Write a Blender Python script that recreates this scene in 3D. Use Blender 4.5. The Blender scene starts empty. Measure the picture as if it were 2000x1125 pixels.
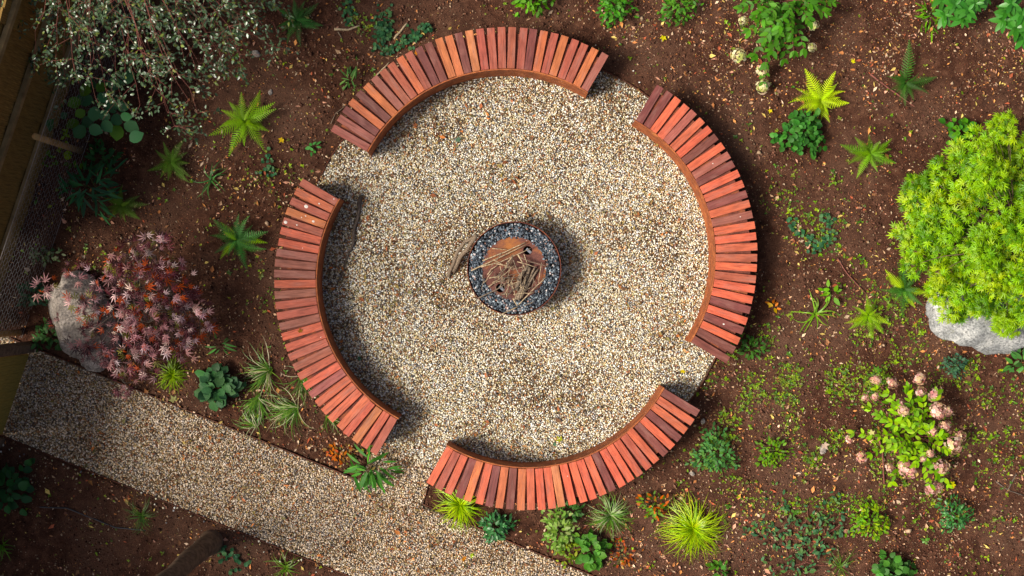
import bpy, bmesh, math, random
import numpy as np
from mathutils import Vector, Matrix, noise

R = math.radians
rng = np.random.default_rng(7)
random.seed(7)
scene = bpy.context.scene
C = scene.collection

# ------------------------------------------------------------------ camera, sky, sun, exposure
H = 14.0            # camera height over the garden (m)
S = 0.00567         # metres on the ground per photograph pixel (2000 px wide)
cam_d = bpy.data.cameras.new('camera')
cam = bpy.data.objects.new('camera', cam_d)
C.objects.link(cam)
cam.location = (0, 0, H)
cam.rotation_euler = (0, 0, 0)
cam_d.sensor_width = 36.0
cam_d.lens = 18.0 / (1000 * S / H)
cam_d.clip_end = 400
scene.camera = cam

SUN_EL, SUN_TO = R(49), R(12)        # elevation; the direction in which shadows fall (from +x, ccw)
sd = Vector((-math.cos(SUN_EL) * math.cos(SUN_TO), -math.cos(SUN_EL) * math.sin(SUN_TO), math.sin(SUN_EL)))
world = bpy.data.worlds.new('World')
scene.world = world
world.use_nodes = True
wn = world.node_tree
sky = wn.nodes.new('ShaderNodeTexSky')
sky.sky_type = 'NISHITA'
sky.sun_disc = False
sky.air_density = 0.8
sky.dust_density = 7.0
sky.ozone_density = 0.2
sky.sun_elevation = SUN_EL
sky.sun_rotation = math.atan2(sd.x, sd.y)
wn.links.new(sky.outputs[0], wn.nodes['Background'].inputs[0])
wn.nodes['Background'].inputs[1].default_value = 0.1
sun_d = bpy.data.lights.new('sun', 'SUN')
sun_d.energy = 5.0
sun_d.angle = R(17)
sun_d.color = (1.0, 0.93, 0.82)
sun = bpy.data.objects.new('sun', sun_d)
C.objects.link(sun)
sun.rotation_euler = sd.to_track_quat('Z', 'Y').to_euler()
vs = scene.view_settings
vs.view_transform = 'Standard'
vs.look = 'None'
vs.gamma = 1
vs.exposure = 0.16
vs.use_curve_mapping = False
scene.cycles.max_bounces = 6
scene.cycles.transparent_max_bounces = 4

# ------------------------------------------------------------------ helpers
def W(px, py, z=0.0):
    """Photograph pixel of a point that stands z above the ground -> world position."""
    f = S * (H - z) / H
    return Vector(((px - 1000) * f, (562.5 - py) * f, z))

def tag(o, label=None, cat=None, group=None, kind=None):
    if label: o['label'] = label
    if cat: o['category'] = cat
    if group: o['group'] = group
    if kind: o['kind'] = kind
    return o

def link(o, parent=None):
    C.objects.link(o)
    if parent is not None:
        o.parent = parent
    return o

def thing(name, label, cat, loc, group=None):
    o = bpy.data.objects.new(name, None)
    o.empty_display_size = 0.05
    o.location = loc
    link(o)
    return tag(o, label, cat, group)

def mesh_np(name, verts, faces, mat=None, cols=None, smooth=False):
    """verts (N,3), faces (M,k) numpy -> mesh"""
    verts = np.asarray(verts, np.float32); faces = np.asarray(faces, np.int32)
    me = bpy.data.meshes.new(name)
    k = faces.shape[1]; m = len(faces)
    me.vertices.add(len(verts)); me.vertices.foreach_set('co', verts.ravel())
    me.loops.add(m * k); me.loops.foreach_set('vertex_index', faces.ravel())
    me.polygons.add(m)
    me.polygons.foreach_set('loop_start', np.arange(0, m * k, k, dtype=np.int32))
    me.polygons.foreach_set('loop_total', np.full(m, k, np.int32))
    if smooth:
        me.polygons.foreach_set('use_smooth', np.ones(m, bool))
    if cols is not None:
        a = me.color_attributes.new('Col', 'FLOAT_COLOR', 'POINT')
        c4 = np.ones((len(verts), 4), np.float32); c4[:, :3] = cols
        a.data.foreach_set('color', c4.ravel())
    me.update(calc_edges=True)
    if mat: me.materials.append(mat)
    return me

def rot_np(yaw, pitch, roll):
    """Rz(yaw) Ry(-pitch) Rx(roll) for arrays -> (N,3,3); local +x is turned up by pitch"""
    yaw, pitch, roll = np.broadcast_arrays(np.asarray(yaw, float), np.asarray(pitch, float), np.asarray(roll, float))
    n = len(yaw); z = np.zeros(n); o = np.ones(n)
    cy, sy, cp, sp, cr, sr = np.cos(yaw), np.sin(yaw), np.cos(pitch), np.sin(pitch), np.cos(roll), np.sin(roll)
    Rz = np.stack([np.stack([cy, -sy, z], -1), np.stack([sy, cy, z], -1), np.stack([z, z, o], -1)], 1)
    Ry = np.stack([np.stack([cp, z, -sp], -1), np.stack([z, o, z], -1), np.stack([sp, z, cp], -1)], 1)
    Rx = np.stack([np.stack([o, z, z], -1), np.stack([z, cr, -sr], -1), np.stack([z, sr, cr], -1)], 1)
    return Rz @ Ry @ Rx

def scatter(name, tpl, loc, rot, scale, col, mat, smooth=False):
    """many copies of a small template joined into one mesh"""
    tv, tf = tpl
    n = len(loc); k = len(tv)
    scale = np.asarray(scale, float)
    if scale.ndim == 1: scale = np.repeat(scale[:, None], 3, 1)
    v = tv[None] * scale[:, None, :]
    v = np.einsum('nij,nkj->nki', rot, v) + np.asarray(loc)[:, None, :]
    f = tf[None] + (np.arange(n) * k)[:, None, None]
    c = np.repeat(np.asarray(col), k, 0)
    return mesh_np(name, v.reshape(-1, 3), f.reshape(-1, tf.shape[1]), mat, c, smooth)

def put(mesh, name, parent, loc, rot3, scale, color=None):
    """one piece (leaf, frond, slat) as its own object sharing mesh data"""
    o = bpy.data.objects.new(name, mesh)
    m = Matrix([list(r) for r in rot3]).to_4x4() if not isinstance(rot3, Matrix) else rot3.to_4x4()
    sc = scale if hasattr(scale, '__len__') else (scale,) * 3
    o.matrix_basis = Matrix.Translation(loc) @ m @ Matrix.Diagonal((*sc, 1))
    if color is not None: o.color = (*color, 1)
    link(o, parent)
    return o

class MB:
    def __init__(s): s.v = []; s.f = []
    def add(s, v, f):
        b = len(s.v); s.v += [tuple(p) for p in v]; s.f += [tuple(i + b for i in q) for q in f]
    def box(s, x0, x1, y0, y1, z0, z1):
        s.add([(x0, y0, z0), (x1, y0, z0), (x1, y1, z0), (x0, y1, z0), (x0, y0, z1), (x1, y0, z1), (x1, y1, z1), (x0, y1, z1)],
              [(0, 3, 2, 1), (4, 5, 6, 7), (0, 1, 5, 4), (1, 2, 6, 5), (2, 3, 7, 6), (3, 0, 4, 7)])
    def tube(s, pts, rad, n=7):
        pts = [Vector(p) for p in pts]
        if not hasattr(rad, '__len__'): rad = [rad] * len(pts)
        rings = []
        up = Vector((0.13, 0.21, 0.97))
        for i, p in enumerate(pts):
            d = (pts[min(i + 1, len(pts) - 1)] - pts[max(i - 1, 0)]).normalized()
            u = d.cross(up)
            if u.length < 0.05: u = d.cross(Vector((1, 0, 0)))
            u.normalize(); w = d.cross(u)
            rings.append([p + (u * math.cos(2 * math.pi * k / n) + w * math.sin(2 * math.pi * k / n)) * rad[i] for k in range(n)])
        v = [q for r in rings for q in r]; f = []
        for i in range(len(pts) - 1):
            for k in range(n):
                a, b = i * n + k, i * n + (k + 1) % n
                f.append((a, a + n, b + n, b))
        f.append(tuple(range(n))); f.append(tuple(reversed(range((len(pts) - 1) * n, len(pts) * n))))
        s.add(v, f)
    def build(s, name, mat, parent=None, smooth=False, off=None):
        me = bpy.data.meshes.new(name)
        v = s.v if off is None else [(p[0] - off[0], p[1] - off[1], p[2] - off[2]) for p in s.v]
        me.from_pydata(v, [], s.f)
        if smooth: me.polygons.foreach_set('use_smooth', np.ones(len(me.polygons), bool))
        me.materials.append(mat); me.update()
        o = bpy.data.objects.new(name, me)
        return link(o, parent)

def hash2(ix, iy, seed):
    h = (ix.astype(np.int64) * 374761393 + iy.astype(np.int64) * 668265263 + seed * 1442695041) & 0x7fffffff
    h = ((h ^ (h >> 13)) * 1274126177) & 0x7fffffff
    return ((h ^ (h >> 16)) & 0xffff) / 65535.0

def vnoise(x, y, f, seed=0):
    x = np.asarray(x, float) * f + 1000; y = np.asarray(y, float) * f + 1000
    ix, iy = np.floor(x), np.floor(y); fx, fy = x - ix, y - iy
    fx, fy = fx * fx * (3 - 2 * fx), fy * fy * (3 - 2 * fy)
    a, b = hash2(ix, iy, seed), hash2(ix + 1, iy, seed)
    c, d = hash2(ix, iy + 1, seed), hash2(ix + 1, iy + 1, seed)
    return (a * (1 - fx) + b * fx) * (1 - fy) + (c * (1 - fx) + d * fx) * fy

# ------------------------------------------------------------------ materials
def new_mat(name, rough=0.6, spec=0.3):
    m = bpy.data.materials.new(name); m.use_nodes = True
    nt = m.node_tree; b = nt.nodes['Principled BSDF']
    b.inputs['Roughness'].default_value = rough
    b.inputs['Specular IOR Level'].default_value = spec
    return m, nt, b

def N(nt, typ, **kw):
    n = nt.nodes.new(typ)
    for k, v in kw.items():
        if k.startswith('i_'): n.inputs[k[2:].replace('_', ' ')].default_value = v
        else: setattr(n, k, v)
    return n

def ramp(nt, fac, stops):
    r = nt.nodes.new('ShaderNodeValToRGB')
    el = r.color_ramp.elements
    while len(el) < len(stops): el.new(0.5)
    for e, (p, c) in zip(el, stops):
        e.position = p; e.color = (*c, 1)
    nt.links.new(fac, r.inputs[0])
    return r.outputs[0]

def mixc(nt, fac, a, b, mode='MIX'):
    m = nt.nodes.new('ShaderNodeMix'); m.data_type = 'RGBA'; m.blend_type = mode
    for s, v in ((m.inputs[0], fac), (m.inputs[6], a), (m.inputs[7], b)):
        if isinstance(v, (int, float)): s.default_value = v
        elif isinstance(v, tuple): s.default_value = (*v, 1)
        else: nt.links.new(v, s)
    return m.outputs[2]

def bump(nt, b, height, strength, dist):
    n = nt.nodes.new('ShaderNodeBump'); n.inputs['Strength'].default_value = strength; n.inputs['Distance'].default_value = dist
    nt.links.new(height, n.inputs['Height']); nt.links.new(n.outputs[0], b.inputs['Normal'])

def noise_n(nt, scale, detail=4, rough=0.6, coord='Object', sc=None):
    tc = nt.nodes.new('ShaderNodeTexCoord'); out = tc.outputs[coord]
    if sc:
        mp = nt.nodes.new('ShaderNodeMapping'); mp.inputs['Scale'].default_value = sc
        nt.links.new(out, mp.inputs[0]); out = mp.outputs[0]
    n = nt.nodes.new('ShaderNodeTexNoise')
    n.inputs['Scale'].default_value = scale; n.inputs['Detail'].default_value = detail; n.inputs['Roughness'].default_value = rough
    nt.links.new(out, n.inputs['Vector'])
    return n.outputs[0]

def leaf_mat(name, source, rough=0.42, spec=0.4, trans=0.35):
    """leaf surface: colour per piece (object colour or vertex colour), light shines through"""
    m, nt, b = new_mat(name, rough, spec)
    if source == 'object':
        c = N(nt, 'ShaderNodeObjectInfo').outputs['Color']
    else:
        c = N(nt, 'ShaderNodeAttribute', attribute_name='Col').outputs['Color']
    n = noise_n(nt, 60, 2, 0.5)
    c = mixc(nt, 1.0, c, ramp(nt, n, [(0.3, (0.8, 0.8, 0.8)), (0.7, (1.15, 1.15, 1.15))]), 'MULTIPLY')
    hs = N(nt, 'ShaderNodeHueSaturation'); hs.inputs['Saturation'].default_value = 1.12; hs.inputs['Value'].default_value = 1.1
    nt.links.new(c, hs.inputs['Color']); c = hs.outputs[0]
    nt.links.new(c, b.inputs['Base Color'])
    t = N(nt, 'ShaderNodeBsdfTranslucent'); nt.links.new(c, t.inputs[0])
    mx = N(nt, 'ShaderNodeMixShader'); mx.inputs[0].default_value = trans
    nt.links.new(b.outputs[0], mx.inputs[1]); nt.links.new(t.outputs[0], mx.inputs[2])
    nt.links.new(mx.outputs[0], nt.nodes['Material Output'].inputs[0])
    return m

LEAF = leaf_mat('leaf_single', 'object', .55, .25)
LEAFC = leaf_mat('leaf_mass', 'attr')
GLOSSY = leaf_mat('leaf_glossy', 'object', 0.4, 0.45, 0.15)
GLOSSYC = leaf_mat('leaf_glossy_mass', 'attr', 0.3, 0.55, 0.15)
PETALC = leaf_mat('petal_mass', 'attr', 0.6, 0.2, 0.3)

def attr_mat(name, rough, spec, var=0.25, scale=120, bmp=0):
    m, nt, b = new_mat(name, rough, spec)
    c = N(nt, 'ShaderNodeAttribute', attribute_name='Col').outputs['Color']
    n = noise_n(nt, scale, 3, 0.6)
    c = mixc(nt, 1.0, c, ramp(nt, n, [(0.3, (1 - var,) * 3), (0.7, (1 + var,) * 3)]), 'MULTIPLY')
    nt.links.new(c, b.inputs['Base Color'])
    if bmp: bump(nt, b, n, bmp, 0.01)
    return m
STONE = attr_mat('pebble_stone', 0.55, 0.4)
LITTER = attr_mat('dry_leaf', 0.8, 0.15)
CLOD = attr_mat('soil_clod', 0.95, 0.1)

def soil_material():
    m, nt, b = new_mat('soil', 0.95, 0.12)
    big = noise_n(nt, 0.9, 4, 0.6)
    mid = noise_n(nt, 9, 5, 0.65)
    fine = noise_n(nt, 75, 6, 0.75)
    c = ramp(nt, mid, [(0.3, (0.038, 0.015, 0.009)), (0.52, (0.085, 0.035, 0.02)), (0.72, (0.155, 0.072, 0.042))])
    c = mixc(nt, ramp(nt, noise_n(nt, 2.3, 5, .7), [(0.52, (0, 0, 0)), (0.70, (0.4, 0.4, 0.4))]), c, (0.04, 0.013, 0.008))
    c = mixc(nt, ramp(nt, big, [(0.45, (0, 0, 0)), (0.7, (0.75, 0.75, 0.75))]), c, (0.15, 0.08, 0.052))
    c = mixc(nt, 1.0, c, ramp(nt, fine, [(0.3, (0.45, 0.45, 0.45)), (0.5, (1, 1, 1)), (0.68, (1.5, 1.45, 1.4)), (0.76, (2.6, 2.3, 2.0))]), 'MULTIPLY')
    nt.links.new(c, b.inputs['Base Color'])
    bump(nt, b, fine, 1.0, 0.03)
    return m
SOIL = soil_material()

def gravel_base_material():
    m, nt, b = new_mat('gravel_sand', 0.9, 0.1)
    n = noise_n(nt, 90, 5, 0.7)
    nt.links.new(ramp(nt, n, [(0.3, (0.07, 0.05, 0.03)), (0.6, (0.22, 0.17, 0.11)), (0.75, (0.42, 0.34, 0.25))]), b.inputs['Base Color'])
    bump(nt, b, n, 0.8, 0.01)
    return m
SAND = gravel_base_material()

def wood_material():
    m, nt, b = new_mat('hardwood', 0.5, 0.35)
    oi = N(nt, 'ShaderNodeObjectInfo')
    tc = N(nt, 'ShaderNodeTexCoord')
    ofs = N(nt, 'ShaderNodeVectorMath', operation='SCALE'); ofs.inputs[0].default_value = (7.3, 3.1, 5.7)
    mul = N(nt, 'ShaderNodeMath', operation='MULTIPLY'); mul.inputs[1].default_value = 9.0
    nt.links.new(oi.outputs['Random'], mul.inputs[0]); nt.links.new(mul.outputs[0], ofs.inputs['Scale'])
    add = N(nt, 'ShaderNodeVectorMath', operation='ADD')
    nt.links.new(tc.outputs['Object'], add.inputs[0]); nt.links.new(ofs.outputs[0], add.inputs[1])
    def nz(sc, scale, det, dist=0.0):
        mp = N(nt, 'ShaderNodeMapping'); mp.inputs['Scale'].default_value = sc
        nt.links.new(add.outputs[0], mp.inputs[0])
        n = N(nt, 'ShaderNodeTexNoise'); n.inputs['Scale'].default_value = scale; n.inputs['Detail'].default_value = det
        n.inputs['Distortion'].default_value = dist
        nt.links.new(mp.outputs[0], n.inputs['Vector']); return n.outputs[0]
    g1 = nz((1.2, 14, 6), 5, 5, 0.8)
    g2 = nz((3, 90, 30), 4, 3)
    blot = nz((2, 3, 3), 3.5, 3)
    spot = nz((14, 40, 10), 3, 1)
    c = mixc(nt, 1.0, oi.outputs['Color'], ramp(nt, g1, [(0.28, (0.62, 0.56, 0.55)), (0.5, (1, 1, 1)), (0.72, (1.22, 1.25, 1.25))]), 'MULTIPLY')
    c = mixc(nt, 1.0, c, ramp(nt, g2, [(0.35, (0.84, 0.84, 0.84)), (0.65, (1.08, 1.08, 1.08))]), 'MULTIPLY')
    c = mixc(nt, 1.0, c, ramp(nt, blot, [(0.3, (0.8, 0.78, 0.78)), (0.7, (1.12, 1.14, 1.18))]), 'MULTIPLY')
    c = mixc(nt, ramp(nt, nz((1.2, 5, 4), 4, 5, 0.5), [(0.5, (0, 0, 0)), (0.75, (0.4, 0.4, 0.4))]), c, (0.30, 0.15, 0.12))
    c = mixc(nt, ramp(nt, spot, [(0.73, (0, 0, 0)), (0.8, (0.6, 0.6, 0.6))]), c, (0.06, 0.02, 0.015))
    nt.links.new(c, b.inputs['Base Color'])
    nt.links.new(ramp(nt, g1, [(0.3, (0.6, 0.6, 0.6)), (0.7, (0.42, 0.42, 0.42))]), b.inputs['Roughness'])
    bump(nt, b, g2, 0.25, 0.002)
    return m
WOOD = wood_material()

def corten(name, dark, mid, hot, scale=9):
    m, nt, b = new_mat(name, 0.75, 0.25)
    n1 = noise_n(nt, scale, 5, 0.65); n2 = noise_n(nt, 55, 4, 0.7)
    c = ramp(nt, n1, [(0.32, dark), (0.52, mid), (0.7, hot)])
    c = mixc(nt, 1.0, c, ramp(nt, n2, [(0.35, (0.78, 0.75, 0.72)), (0.65, (1.15, 1.12, 1.1))]), 'MULTIPLY')
    nt.links.new(c, b.inputs['Base Color'])
    bump(nt, b, n2, 0.3, 0.003)
    return m
RUST = corten('rusted_steel', (0.17, 0.055, 0.022), (0.30, 0.085, 0.028), (0.44, 0.15, 0.045))
RUSTD = corten('dark_rusted_steel', (0.07, 0.022, 0.016), (0.15, 0.045, 0.03), (0.30, 0.09, 0.03), 6)
EDGE = corten('edging_steel', (0.05, 0.02, 0.014), (0.1, 0.035, 0.02), (0.2, 0.06, 0.03), 7)

def flat(name, col, rough=0.6, spec=0.3, nscale=30, var=0.3, metallic=0.0, stretch=None, bmp=0.3):
    m, nt, b = new_mat(name, rough, spec)
    b.inputs['Metallic'].default_value = metallic
    n = noise_n(nt, nscale, 5, 0.65, sc=stretch)
    lo = tuple(c * (1 - var) for c in col); hi = tuple(c * (1 + var) for c in col)
    nt.links.new(ramp(nt, n, [(0.3, lo), (0.7, hi)]), b.inputs['Base Color'])
    if bmp: bump(nt, b, n, bmp, 0.004)
    return m
BARK = flat('bark', (0.185, 0.14, 0.1), 0.9, 0.1, 110, 0.9, bmp=0.8)
DARKBARK = flat('dark_bark', (0.105, 0.082, 0.066), 0.85, 0.15, 25, 0.5)
TRUNKBARK = flat('trunk_bark', (0.13, 0.085, 0.055), 0.85, 0.15, 18, 0.5, bmp=0.8)
TWIG = flat('pale_twig', (0.38, 0.29, 0.18), 0.8, 0.15, 70, 0.6)
REDTWIG = flat('red_twig', (0.17, 0.06, 0.045), 0.7, 0.2, 30, 0.3)
STEM = flat('green_stem', (0.09, 0.13, 0.035), 0.6, 0.3, 30, 0.3)
FENCE = flat('fence_timber', (0.22, 0.13, 0.035), 0.85, 0.15, 5, 0.5, stretch=(18, 18, 1.2), bmp=0.5)
RAIL = flat('rail_timber', (0.27, 0.18, 0.08), 0.85, 0.15, 6, 0.4)
GATEW = flat('gate_timber', (0.27, 0.19, 0.04), 0.8, 0.2, 5, 0.4, stretch=(18, 18, 1.2), bmp=0.5)
POST = flat('post_timber', (0.33, 0.2, 0.08), 0.85, 0.15, 8, 0.4)
WIRE = flat('galvanised_wire', (0.28, 0.25, 0.24), 0.5, 0.4, 10, 0.2, bmp=0)
STEEL = flat('bright_steel', (0.55, 0.58, 0.62), 0.35, 0.5, 20, 0.15, 0.7, bmp=0)
PITBLACK = flat('pit_black', (0.012, 0.011, 0.01), 0.95, 0.05, 20, 0.4)
PIPE = flat('black_pipe', (0.035, 0.035, 0.04), 0.45, 0.4, 10, 0.2, bmp=0)
DROP = flat('chalky_white', (0.7, 0.66, 0.6), 0.9, 0.1, 90, 0.25)

def rock_material(name, a, b_, c_, lich):
    m, nt, b = new_mat(name, 0.85, 0.2)
    n1 = noise_n(nt, 4.5, 6, 0.7); n2 = noise_n(nt, 38, 5, 0.75); n3 = noise_n(nt, 7, 5, 0.7, sc=(1, 1.6, 1))
    c = ramp(nt, n1, [(0.3, a), (0.5, b_), (0.7, c_)])
    c = mixc(nt, 1.0, c, ramp(nt, n2, [(0.34, (0.35, 0.35, 0.35)), (0.5, (1, 1, 1)), (0.66, (1.5, 1.48, 1.45))]), 'MULTIPLY')
    c = mixc(nt, ramp(nt, n3, [(0.6, (0, 0, 0)), (0.72, (0.7, 0.7, 0.7))]), c, lich)
    nt.links.new(c, b.inputs['Base Color'])
    bump(nt, b, n2, 0.9, 0.02)
    return m
GRANITE = rock_material('granite', (0.12, 0.125, 0.13), (0.30, 0.31, 0.31), (0.58, 0.58, 0.56), (0.20, 0.20, 0.11))
SANDST = rock_material('sandstone', (0.17, 0.145, 0.125), (0.31, 0.27, 0.235), (0.48, 0.43, 0.38), (0.17, 0.15, 0.09))

# ------------------------------------------------------------------ ground
CX, CY = (1009 - 1000) * S, (562.5 - 527) * S      # centre of the gravel circle
CR = 424 * S
def path_up(x):   # world y of the upper path edge at world x
    px = x / S + 1000; return (562.5 - (727.4 + 0.408 * (px - 186.6))) * S
def path_lo(x):
    px = x / S + 1000; return (562.5 - (863.6 + 0.4045 * (px - 37))) * S

def in_link(x, y):    # gravel throat joining circle and path between two benches
    px, py = x / S + 1000, 562.5 - y / S
    # strip bounded by a line from the left bench's end and one under the bottom bench's end
    left = (py - 860) * (700 - 740) - (px - 740) * (945 - 860)
    right = (py - 925) * (825 - 842) - (px - 842) * (990 - 925)
    return (left < 0) & (right > 0) & (py > 820) & (py < 1000)

def gravel_mask(x, y, m=0.0):
    circ = (x - CX) ** 2 + (y - CY) ** 2 < (CR - m) ** 2
    path = (y < path_up(x) - m) & (y > path_lo(x) + m)
    return circ | path | (in_link(x, y) & (y > path_up(x)))

def soil_z(x, y):
    z = 0.035 * (vnoise(x, y, 0.9, 1) - 0.5) + 0.03 * (vnoise(x, y, 3.2, 2) - 0.5) + 0.022 * (vnoise(x, y, 11, 3) - 0.5) + 0.012 * (vnoise(x, y, 27, 4) - 0.5)
    return z + 0.012

gx = np.concatenate([-6.6 - np.geomspace(0.2, 70, 16)[::-1], np.arange(-6.6, 6.6, 0.026), 6.6 + np.geomspace(0.2, 70, 16)])
gy = np.concatenate([-3.9 - np.geomspace(0.2, 70, 16)[::-1], np.arange(-3.9, 3.9, 0.026), 3.9 + np.geomspace(0.2, 70, 16)])
XX, YY = np.meshgrid(gx, gy)
ZZ = soil_z(XX, YY)
far = (np.abs(XX) > 7) | (np.abs(YY) > 4.3)
ZZ = np.where(far, 0.01, ZZ)
msk = gravel_mask(XX, YY, 0.0)
near = gravel_mask(XX, YY, -0.05)
ZZ = np.where(near, np.minimum(ZZ, 0.012), ZZ)
ZZ = np.where(msk, -0.05, ZZ)
nx, ny = len(gx), len(gy)
idx = np.arange(nx * ny).reshape(ny, nx)
F = np.stack([idx[:-1, :-1], idx[:-1, 1:], idx[1:, 1:], idx[1:, :-1]], -1).reshape(-1, 4)
me = mesh_np('soil', np.stack([XX, YY, ZZ], -1).reshape(-1, 3), F, SOIL, smooth=True)
tag(link(bpy.data.objects.new('soil', me)), kind='structure')

# gravel beds: a flat sheet each, real stones on top
def sheet(name, pts, z):
    me = bpy.data.meshes.new(name)
    me.from_pydata([(x, y, z) for x, y in pts], [], [tuple(range(len(pts)))])
    me.materials.append(SAND); me.update()
    return tag(link(bpy.data.objects.new(name, me)), kind='structure')
sheet('gravel_circle', [(CX + CR * math.cos(2 * math.pi * k / 128), CY + CR * math.sin(2 * math.pi * k / 128)) for k in range(128)], 0.0)
xl, xr = (10 - 1000) * S, (1300 - 1000) * S
sheet('gravel_path', [(-8.0, path_lo(-8.0)), (xr, path_lo(xr)), (xr, path_up(xr)), (-8.0, path_up(-8.0))], -0.004)
tl = [W(742, 850), W(700, 945), W(640, 1000), W(860, 1040), W(826, 990), W(846, 915)]
sheet('gravel_throat', [(p.x, p.y) for p in [W(735, 830), W(698, 940), W(830, 995), W(842, 925), W(850, 860)]], -0.008)

OCT_V = np.array([(1, 0, 0), (-1, 0, 0), (0, 1, 0), (0, -1, 0), (0, 0, 1), (0, 0, -1)], float)
OCT_F = np.array([(0, 2, 4), (2, 1, 4), (1, 3, 4), (3, 0, 4), (2, 0, 5), (1, 2, 5), (3, 1, 5), (0, 3, 5)])
def pebble_tpl(seed):
    """rounded, slightly irregular pebble: 10 vertices, 16 triangles"""
    r = np.random.default_rng(seed)
    v = [(0, 0, 1), (0, 0, -1)]
    for k in range(4): a = k * math.pi / 2 + r.uniform(-.25, .25); v.append((math.cos(a), math.sin(a), 0.35))
    for k in range(4): a = (k + .5) * math.pi / 2 + r.uniform(-.25, .25); v.append((math.cos(a), math.sin(a), -0.35))
    v = np.array(v) * r.uniform(.82, 1.15, (10, 1))
    f = []
    for k in range(4):
        n = (k + 1) % 4
        f += [(0, 2 + k, 2 + n), (2 + k, 6 + k, 2 + n), (2 + n, 6 + k, 6 + n), (1, 6 + n, 6 + k)]
    return v, np.array(f)

PAL = np.array([(0.76, 0.72, 0.60), (0.68, 0.59, 0.42), (0.84, 0.82, 0.75), (0.52, 0.40, 0.21), (0.40, 0.21, 0.085), (0.36, 0.36, 0.37), (0.12, 0.12, 0.13), (0.32, 0.14, 0.08), (0.47, 0.43, 0.22), (0.20, 0.145, 0.09)]) * np.array((1.12, 1.10, 1.06))
PALW = np.array([.24, .19, .13, .13, .085, .07, .045, .04, .04, .04]); PALW /= PALW.sum()
def pebbles(name, label, mask, bx, sp, size, pal, w, tint=(1, 1, 1), z0=0.004):
    xs = np.arange(bx[0], bx[1], sp); ys = np.arange(bx[2], bx[3], sp * 0.9)
    X, Y = np.meshgrid(xs, ys); X = X + (np.arange(len(ys)) % 2)[:, None] * sp / 2
    X = (X + rng.uniform(-.42, .42, X.shape) * sp).ravel(); Y = (Y + rng.uniform(-.42, .42, Y.shape) * sp).ravel()
    k = mask(X, Y); X, Y = X[k], Y[k]
    n = len(X)
    s = rng.uniform(.62, 1.25, n) * size / 2
    sc = np.stack([s * rng.uniform(.9, 1.35, n), s * rng.uniform(.7, 1.0, n), s * rng.uniform(.38, .62, n)], 1)
    col = pal[rng.choice(len(pal), n, p=w)] * rng.uniform(.62, 1.2, (n, 1)) * np.array(tint)
    # patches with more brown fines and leaf crumbs among the stones
    patch = vnoise(X, Y, 1.7, 31) * .6 + vnoise(X, Y, 5.0, 32) * .4
    dirty = rng.random(n) < np.clip((patch - .48) * 1.2, 0, .3)
    col[dirty] = np.array((0.17, 0.10, 0.05)) * rng.uniform(.5, 1.5, (dirty.sum(), 1))
    loc = np.stack([X, Y, z0 + rng.uniform(-.004, .010, n) + .022 * vnoise(X, Y, 2.6, 51) ** 2 + .008 * vnoise(X, Y, 8, 52)], 1)
    rot = rot_np(rng.uniform(0, 6.28, n), rng.normal(0, .3, n), rng.normal(0, .3, n))
    me = scatter(name, (OCT_V * np.array((1.08, 1.08, 1.0)), OCT_F), loc, rot, sc, np.clip(col, 0, .86), STONE, True)
    return tag(link(bpy.data.objects.new(name, me)), label, 'gravel', kind='stuff')
def m_circle(x, y):
    return (x - CX) ** 2 + (y - CY) ** 2 < (CR - 0.012) ** 2
def m_path(x, y):
    inside = (x - CX) ** 2 + (y - CY) ** 2 < (CR + 0.012) ** 2
    a = (y < path_up(x) - 0.014) & (y > path_lo(x) + 0.014)
    b = in_link(x, y) & (y >= path_up(x) - 0.014)
    return (a | b) & ~(m_circle(x, y)) & (x > -6.4) & (y > -3.6)
pebbles('circle_gravel', 'cream and tan pebble gravel filling the circle inside the benches', m_circle, (CX - CR, CX + CR, CY - CR, CY + CR), 0.0160, 0.0225, PAL, PALW)
pebbles('path_gravel', 'mixed pebble gravel covering the straight diagonal path', m_path, (-6.4, 1.5, -3.6, 0.2), 0.0160, 0.0225, PAL, PALW, (.80, .71, .66))
# strays kicked over the edging on the lower side of the path
def m_stray(x, y):
    d = path_lo(x) - y
    return (d > 0.0) & (d < 0.5) & (rng.random(len(x)) < 0.2 * np.exp(-d / 0.1)) & (x > -6.2) & (x < -1.2)
pebbles('stray_gravel', 'stray pebbles spilled on the soil below the path', m_stray, (-6.2, -1.2, -3.6, -1), 0.03, 0.024, PAL, PALW, z0=0.014)

def m_stray_ring(x, y):
    d = np.sqrt((x - CX) ** 2 + (y - CY) ** 2) - CR
    return (d > 0.015) & (d < 0.3) & (rng.random(len(x)) < 0.07 * np.exp(-d / 0.07)) & ~gravel_mask(x, y, -.02)
pebbles('stray_gravel', 'stray pebbles scattered on the soil just outside the circle', m_stray_ring, (CX - CR - .3, CX + CR + .3, CY - CR - .3, CY + CR + .3), 0.03, 0.022, PAL, PALW, z0=0.012)

# thin steel edging
def ribbon(name, label, pts, z0=-0.06, z1=0.028, th=0.008):
    mb = MB(); pts = [Vector((p[0], p[1], 0)) for p in pts]
    L, Rr = [], []
    for i, p in enumerate(pts):
        d = (pts[min(i + 1, len(pts) - 1)] - pts[max(i - 1, 0)]).normalized(); n = Vector((-d.y, d.x, 0)) * th / 2
        L.append(p + n); Rr.append(p - n)
    v = []; f = []
    for a, b in zip(L, Rr): v += [(a.x, a.y, z0), (a.x, a.y, z1), (b.x, b.y, z1), (b.x, b.y, z0)]
    for i in range(len(pts) - 1):
        q = i * 4
        for k in range(4): f.append((q + k, q + 4 + k, q + 4 + (k + 1) % 4, q + (k + 1) % 4))
    f += [(0, 1, 2, 3), (len(v) - 1, len(v) - 2, len(v) - 3, len(v) - 4)]
    mb.add(v, f)
    return tag(mb.build(name, EDGE), label, 'edging')
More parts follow.
